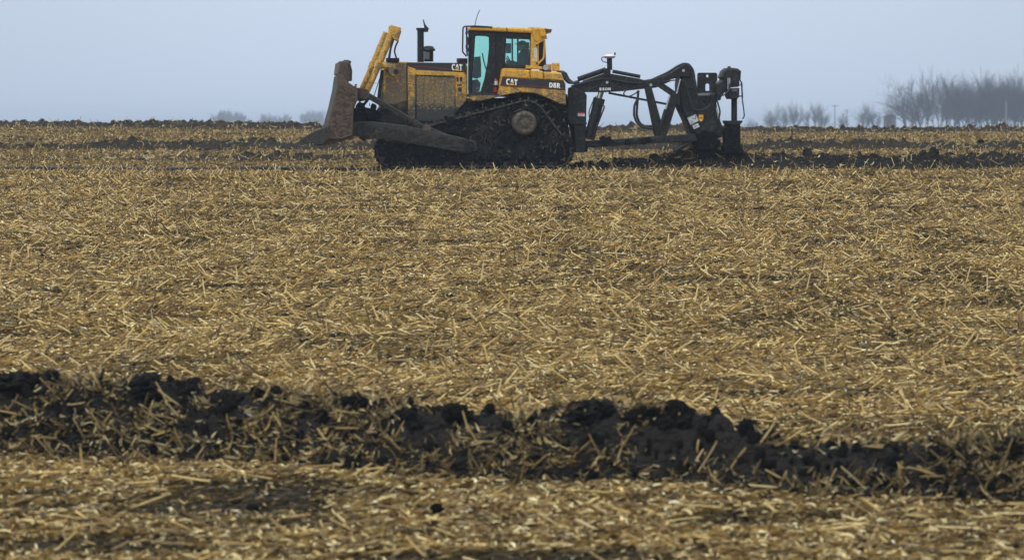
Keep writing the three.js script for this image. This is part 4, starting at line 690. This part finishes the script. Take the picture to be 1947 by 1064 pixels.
  tube(P, 'sensor_rod', [[1408.4, 134], [1407.6, 152], [1411, 158], [1411.6, 186], [1414.4, 206], [1415.6, 220], [1412.4, 226]], -.9, .016, M.rubber); bar(P, 'sensor_bracket', [1406, 183], [1412, 182], 2.4, -.88, .06, B); bar(P, 'sensor_arm', [1410.6, 156], [1412.4, 186], 2.6, -.86, .04, B); bar(P, 'sensor_tab', [1408, 160], [1413, 164], 2, -.86, .05, B);
  tube(P, 'hydraulic_hose', [[1362, 186], [1366, 198], [1369.4, 212], [1367.4, 226]], -.74, .022, M.rubber); rod(P, 'guide_rod', [1362, 204], [1366.4, 226], .022, -.82, M.chrome);
  rod(P, 'drain_boot', [1281, 287], [1308, 271], .07, -.7, M.steel);
  plate(P, 'plough_blade', [[1320, 268], [1362, 264], [1372, 330], [1330, 330]], -1.15, .3, M.mud);
  // hoses, bolts, ribs and fittings
  tube(P, 'hydraulic_hose', [[1086, 163], [1100, 160], [1120, 155], [1146, 149], [1164, 151], [1190, 156], [1222, 158]], -.69, .016, M.rubber);
  tube(P, 'hydraulic_hose', [[1190, 172], [1186, 178], [1192, 184], [1204, 180], [1216, 172]], -.7, .016, M.rubber); tube(P, 'hydraulic_hose', [[1117, 250], [1122, 232], [1120, 214], [1126, 196], [1134, 182]], -.58, .014, M.rubber);
  tube(P, 'hydraulic_hose', [[1301, 156], [1307, 172], [1312, 190], [1318, 206], [1332, 210], [1348, 202], [1354, 192]], -.72, .02, M.rubber); tube(P, 'hydraulic_hose', [[1318, 146], [1322, 166], [1328, 184], [1340, 202]], -.7, .016, M.rubber); tube(P, 'hydraulic_hose', [[1364, 176], [1376, 181], [1386, 172], [1389, 158]], -.78, .02, M.rubber);
  const bolt = boxUV(new THREE.CylinderGeometry(.024, .024, .03, 6).rotateX(Math.PI / 2));
  for (const [x, y, w] of [[1304, 178, -.785], [1304, 196, -.785], [1322, 178, -.785], [1356, 182, -.785], [1356, 196, -.785], [1316, 244, -.785], [1360, 240, -.785], [1352, 252, -.785], [1330, 252, -.785], [1084, 176, -.54], [1096, 178, -.54], [1108, 182, -.54], [1084, 194, -.54], [1110, 200, -.54], [1110, 226, -.54], [1100, 246, -.69], [1108, 262, -.69], [1100, 278, -.69], [1122, 272, -.59], [1252, 264, -.59], [1268, 262, -.59], [1312, 260, -.59], [1388, 178, -.85], [1402, 178, -.85], [1390, 156, -.82], [1402, 156, -.82], [1236, 176, -.67], [1258, 252, -.67]]) { const b = mesh('bolt', bolt, M.steel, P), q = loc(x, y, w); b.position.copy(q); }
  for (const [p, q, t, w] of [[[1312, 206], [1350, 222], 2, -.775], [[1320, 258], [1374, 250], 3, -.82], [[1304, 214], [1320, 256], 2.4, -.8], [[1121, 170], [1148, 160], 2, -.705], [[1170, 160], [1216, 160], 2, -.705], [[1136, 273], [1230, 266], 2, -.585]]) bar(P, 'stiffener_rib', p, q, t, w, .03, M.black);
  for (const [x, y] of [[1334, 184], [1342, 186], [1352, 184]]) plate(P, 'valve', quad(x, y, x + 6, y + 7), -.74, .08, M.black, { b: .01 });
  plate(P, 'skid_foot', [[1376, 276], [1412, 274], [1416, 292], [1376, 294]], -.9, .5, M.mud, { b: .03 });
  { const r = rng(21), L = []; for (let k = 0; k < 90; k++) { const g = clodGeos[k % 5].clone(), s = .025 + .07 * r() * r(); g.scale(s * 1.3, s, s * .7); g.rotateZ(r() * 6); const z = r(), q = z < .4 ? loc(1316 + 50 * r(), 252 + 26 * r(), -.78) : z < .7 ? loc(1382 + 24 * r(), 240 + 46 * r(), -.86) : z < .85 ? loc(1096 + 17 * r(), 240 + 48 * r(), -.68) : loc(1120 + 180 * r(), 270 - 6 * r(), -.58); g.translate(q.x, q.y, q.z); L.push(g); } tag(mesh('mud_clods', L, M.mud, P), null, null, null, 'stuff'); }
  // print
  decal(P, 'instruction_plate', [[1307, 224], [1323.4, 216.6], [1329.6, 229.6], [1313, 237.6]], -.745, canvasTex(128, 112, (g, w, h) => { g.fillStyle = '#b9bfc4'; g.fillRect(0, 0, w, h); g.strokeStyle = '#2a2d30'; g.lineWidth = 8; g.beginPath(); g.moveTo(60, 30); g.lineTo(92, 62); g.lineTo(122, 14); g.stroke(); g.lineWidth = 3; g.strokeRect(5, 5, w - 10, h - 10); g.fillStyle = '#6a7076'; for (let y = 62; y < 100; y += 12) g.fillRect(14, y, 44, 5); }));
  decal(P, 'instruction_plate', [[1316.6, 238.6], [1327.4, 233.8], [1330.8, 240.6], [1320, 245.4]], -.745, canvasTex(96, 60, (g, w, h) => { g.fillStyle = '#c3c7ca'; g.fillRect(0, 0, w, h); g.fillStyle = '#5d6266'; for (let y = 10; y < 52; y += 11) g.fillRect(8, y, 78 - (y % 4) * 12, 5); }));
  decal(P, 'shield_decal', [[1328.6, 217.4], [1338, 217.4], [1338, 231], [1328.6, 231]], -.745, canvasTex(96, 136, (g, w, h) => { g.fillStyle = '#17171a'; g.fillRect(0, 0, w, h); g.fillStyle = '#eaa010'; g.beginPath(); g.moveTo(4, 6); g.lineTo(92, 6); g.lineTo(92, 86); g.lineTo(66, 132); g.lineTo(30, 132); g.lineTo(4, 86); g.fill(); g.fillStyle = '#1a1a1a'; g.fillRect(20, 52, 20, 26); g.fillRect(44, 52, 14, 26); g.fillRect(62, 52, 18, 26); g.fillRect(30, 18, 36, 6); }));
}
// ------------------------------------------------------------------ drain pipe lying along the field
{
  const pts = []; for (let x = -14; x <= -3.1; x += .6) pts.push(new THREE.Vector3(x, groundY(x, 81.5) + .045 + .012 * Math.sin(x * 2.1), -81.5 - .05 * Math.sin(x * .7)));
  const g = new THREE.TubeGeometry(new THREE.CatmullRomCurve3(pts), 900, .055, 10), p = g.attributes.position, n = g.attributes.normal;
  for (let i = 0; i < p.count; i++) { const r = Math.floor(i / 11) % 2 ? -.006 : 0; p.setXYZ(i, p.getX(i) + n.getX(i) * r, p.getY(i) + n.getY(i) * r, p.getZ(i) + n.getZ(i) * r); } g.computeVertexNormals();
  tag(mesh('drain_pipe', boxUV(g), new THREE.MeshPhysicalMaterial({ color: new THREE.Color(.012, .017, .028), roughness: .6, specularIntensity: .4 })), 'black corrugated drain pipe lying in the stubble ahead of the bulldozer', 'pipe');
}
// ------------------------------------------------------------------ far trees, poles and shed
function seg(A, p0, p1, r0, r1, n) {
  const d = p1.clone().sub(p0).normalize(), a = Math.abs(d.y) < .9 ? new THREE.Vector3(0, 1, 0) : new THREE.Vector3(1, 0, 0), e = a.cross(d).normalize(), f = d.clone().cross(e), b = A.pos.length / 3;
  for (let s = 0; s < 2; s++) for (let k = 0; k < n; k++) { const t = k / n * 6.283, r = s ? r1 : r0, p = s ? p1 : p0, c = Math.cos(t), q = Math.sin(t); const nx = e.x * c + f.x * q, ny = e.y * c + f.y * q, nz = e.z * c + f.z * q; A.pos.push(p.x + nx * r, p.y + ny * r, p.z + nz * r); A.nor.push(nx, ny, nz); }
  for (let k = 0; k < n; k++) { const k1 = (k + 1) % n; A.idx.push(b + k, b + k1, b + n + k1, b + k, b + n + k1, b + n + k); }
}
const geoOf = (A) => { const g = new THREE.BufferGeometry(); g.setAttribute('position', new THREE.Float32BufferAttribute(A.pos, 3)); g.setAttribute('normal', new THREE.Float32BufferAttribute(A.nor, 3)); g.setAttribute('uv', new THREE.Float32BufferAttribute(new Float32Array(A.pos.length / 3 * 2), 2)); g.setIndex(A.idx); return g; };
// bare tree of about unit height 10; spread: how far the limbs lean out
function treeGeos(seed, { spread = .45, stems = 1, twig = .022, levels = 4, up = .35, dense = false }) {
  const r = rng(seed), T = { pos: [], nor: [], idx: [] }, C = { pos: [], nor: [], idx: [] };
  function grow(p, dir, len, rad, lv) {
    const n = lv === 0 ? 4 : lv < 3 ? 3 : 2, A = lv === 0 ? T : C; let q = p.clone(), d = dir.clone(); const kids = [];
    for (let i = 0; i < n; i++) {
      const e = q.clone().addScaledVector(d, len / n), r0 = rad * (1 - .62 * i / n), r1 = rad * (1 - .62 * (i + 1) / n);
      seg(A, q, e, r0, r1, lv < 2 ? 5 : 3); q = e; d.add(new THREE.Vector3((r() - .5) * .28, .03 + up * .12, (r() - .5) * .28)).normalize();
      if (lv < levels && (lv > 0 || i >= 1)) { const m = lv === 0 ? 3 : lv < 3 ? 2 : dense ? 2 : 1; for (let k = 0; k < m; k++) kids.push([q.clone(), r1]); }
    }
    for (const [kp, kr] of kids) {
      const a = r() * 6.283, ang = spread * (.6 + .9 * r()) * (lv === 0 ? 1.25 : 1.1), ax = new THREE.Vector3(Math.cos(a), 0, Math.sin(a)), kd = d.clone().lerp(dir, .4).applyAxisAngle(ax, ang); kd.y += up * .25; kd.normalize();
      grow(kp, kd, len * (lv === 0 ? .52 : .60) * (.7 + .55 * r()), Math.max(twig * .6, Math.min(kr * .72, rad * .6)), lv + 1);
    }
  }
  for (let s = 0; s < stems; s++) { const a = s / stems * 6.283 + r(), tilt = stems > 1 ? .12 + .42 * r() : .05; grow(new THREE.Vector3(Math.cos(a) * .3 * (stems > 1), -.3, Math.sin(a) * .3 * (stems > 1)), new THREE.Vector3(Math.cos(a) * tilt, 1, Math.sin(a) * tilt).normalize(), 5.4 * (.85 + .3 * r()), .25 / Math.pow(stems, .35), 0); }
  return [geoOf(T), geoOf(C)];
}
M.bark = std({ color: new THREE.Color(.035, .031, .032), roughness: .95 });
const TREES = [treeGeos(1, { spread: .50, stems: 3, up: .25 }), treeGeos(2, { spread: .55, stems: 4, up: .2 }), treeGeos(3, { spread: .42, stems: 3, up: .4 }), treeGeos(4, { spread: .62, stems: 3, up: .12 }), treeGeos(5, { spread: .48, stems: 5, up: .25 }), treeGeos(6, { spread: .40, stems: 2, up: .45 }), treeGeos(7, { spread: .6, stems: 4, up: .15, twig: .08, dense: true }), treeGeos(8, { spread: .7, stems: 5, up: .1, twig: .08, dense: true })];
const SIZES = TREES.map(([t, c]) => { t.computeBoundingBox(); c.computeBoundingBox(); const b = t.boundingBox.clone().union(c.boundingBox); return [b.max.y, b.max.x - b.min.x, (b.max.x + b.min.x) / 2]; });
const farY = (d) => groundY(0, d);
function tree(px, topPy, d, k, label, group, wide = 1, turn = 0) {
  const t = thing('bare_tree', label, 'tree', group); mesh('trunk', TREES[k][0], M.bark, t); mesh('crown', TREES[k][1], M.bark, t);
  const y = farY(d), top = CAMY - (topPy - HY) / F * d, s = (top - y) / SIZES[k][0];
  t.position.set((px - CX) / F * d, y, -d); t.scale.set(s * wide, s, s * wide); t.rotation.y = turn; return t;
}
const wood = 'bare trees of the wood at the right skyline';
[[1728, 131, 860, 3, 'low spreading bare tree at the left end of the right hand wood', 1.1, .2], [1760, 119, 840, 2, 'tallest bare tree near the left end of the wood', .8, 1], [1742, 157, 850, 4, 'short bare tree leaning under the tallest one in the wood', 1.0, 2], [1785, 135, 870, 1, 'bare tree just right of the tallest tree in the wood', .8, .5], [1806, 132, 855, 5, 'slender bare tree second right of the tallest in the wood', 1.2, 3], [1830, 128, 845, 0, 'upright bare tree left of the middle of the wood', .9, 4], [1851, 125, 875, 4, 'dense bare tree in the middle of the wood', .8, 5], [1868, 121, 850, 2, 'forked bare tree rising above the middle of the wood', .8, 2.4], [1888, 128, 865, 1, 'broad bare tree right of the forked one in the wood', .8, .9], [1905, 135, 845, 0, 'bare tree behind the thin pale pole in the wood', .9, 3.7], [1926, 131, 860, 4, 'bare tree near the right edge, left of the last tall one', .8, 1.6], [1938, 118, 850, 2, 'last tall bare tree at the right edge of the picture', .8, 5.2]].forEach((a) => tree(a[0], a[1], a[2], a[3], a[4], wood, a[5], a[6]));
const row = 'small bare trees on the skyline between plough and wood';
[[1470, 196, 950, 3, 'leftmost small bare tree of the skyline row', .9, .3], [1491, 190, 942, 1, 'rounded bare tree in the first clump right of the plough', .8, 2], [1512, 186, 934, 2, 'taller bare tree closing the first clump right of the plough', .7, 4], [1432, 217, 1140, 3, 'faint tiny bare tree just right of the plough', .9, 1], [1547, 189, 912, 5, 'narrow bare tree at the left of the middle pair', 1.0, .7], [1565, 188, 919, 4, 'bushy bare tree at the right of the middle pair', .8, 5], [1600, 202, 988, 3, 'small bare tree between the two utility poles', .7, 3], [1645, 187, 896, 1, 'bare tree right of the poles, left of the grey shed', .75, 1.2], [1662, 195, 904, 0, 'thin bare tree close to the left of the grey shed', .9, 2.8], [1692, 200, 881, 2, 'bare tree poking up behind the grey shed', .5, .4]].forEach((a) => tree(a[0], a[1], a[2], a[3], a[4], row, a[5], a[6]));
const hz = 'hazy distant trees left of the bulldozer';
[[420, 207, 2050, 6, 'leftmost tree of the first hazy clump', .8, 0], [438, 204, 2100, 7, 'middle tree of the first hazy clump', .75, 2], [455, 210, 2060, 6, 'right tree of the first hazy clump', .7, 4], [504, 211, 2200, 7, 'left tree of the middle hazy clump', .7, 1], [521, 218, 2220, 6, 'low middle tree of the middle hazy clump', .9, 3], [540, 212, 2190, 7, 'right tree of the middle hazy clump', .6, 5], [583, 208, 2300, 6, 'left tree of the hazy clump next to the blade', .7, 2.5], [602, 203, 2320, 7, 'right tree of the hazy clump next to the blade', .7, .6]].forEach((a) => tree(a[0], a[1], a[2], a[3], a[4], hz, a[5], a[6]));
{ // the mass of the wood behind
  const r = rng(99), G = thing('bare_woodland', 'grey mass of bare trees filling the back of the right wood'); G.userData.kind = 'stuff';
  const per = TREES.map(() => []);
  for (let i = 0; i < 12; i++) { const px = 1772 + 215 * r(), d = 880 + 90 * r(), k = Math.floor(r() * 6), y = farY(d), py = 120 + 36 * r() - 6 * Math.sin((px - 1772) * .03), s = (CAMY - (py - HY) / F * d - y) / SIZES[k][0]; _q.setFromAxisAngle(UPV, r() * 6.28); per[k].push(new THREE.Matrix4().compose(new THREE.Vector3((px - CX) / F * d, y, -d), _q, new THREE.Vector3(s * .8, s, s * .8))); }
  per.forEach((ms, k) => TREES[k].forEach((g, q) => { if (!ms.length) return; const im = new THREE.InstancedMesh(g, M.bark, ms.length); ms.forEach((m, i) => im.setMatrixAt(i, m)); im.name = q ? 'tree_crowns' : 'tree_trunks'; im.frustumCulled = false; G.add(im); }));
}
function pole(px, topPy, d, arm, label, mat) {
  const t = thing('utility_pole', label, 'utility pole'), y = farY(d), h = CAMY - (topPy - HY) / F * d - y; t.position.set((px - CX) / F * d, y, -d);
  mesh('pole', new THREE.CylinderGeometry(.14, .22, h, 10).translate(0, h / 2, 0), mat, t);
  if (arm) { mesh('crossarm', new THREE.BoxGeometry(arm, .16, .14).translate(0, h - .35, .2), mat, t); for (const x of [-.42, .42]) mesh('insulator', new THREE.CylinderGeometry(.05, .07, .25, 8).translate(x * arm, h - .14, .2), mat, t); }
}
M.wood = std({ color: new THREE.Color(.11, .095, .085), roughness: .9 });
pole(1588, 199, 1150, 2.4, 'taller utility pole with a short crossarm on the skyline', M.wood); pole(1611.5, 208, 1250, 1.6, 'shorter utility pole right of the taller one', M.wood); pole(1914, 192, 830, 0, 'thin pale pole standing before the right wood', std({ color: new THREE.Color(.2, .19, .185), roughness: .8 }));
{ // shed
  const d = 900, t = thing('shed', 'narrow grey farm shed on the skyline left of the wood', 'shed'), y = farY(d), w = 19 / F * d, h = CAMY - (221 - HY) / F * d - y; t.position.set((1692.5 - CX) / F * d, y, -d); t.rotation.y = .12;
  const grey = std({ color: new THREE.Color(.10, .095, .10), roughness: .9 });
  mesh('wall', new THREE.BoxGeometry(w, h, 3.4).translate(0, h / 2, 0), grey, t);
  const s = new THREE.Shape([[-w / 2 - .12, h], [w / 2 + .12, h], [0, h + .62]].map((p) => new THREE.Vector2(...p))), g = new THREE.ExtrudeGeometry(s, { depth: 3.7, bevelEnabled: false }); g.translate(0, .004, -1.85); mesh('roof', g, std({ color: new THREE.Color(.08, .075, .08), roughness: .8 }), t);
  mesh('door', new THREE.BoxGeometry(1.0, 2.1, .08).translate(0, 1.05, 1.72), std({ color: new THREE.Color(.06, .055, .05), roughness: .8 }), t);
}
scene.traverse((o) => { if (o.isMesh) { o.castShadow = true; o.receiveShadow = true; } });
renderer.render(scene, camera);
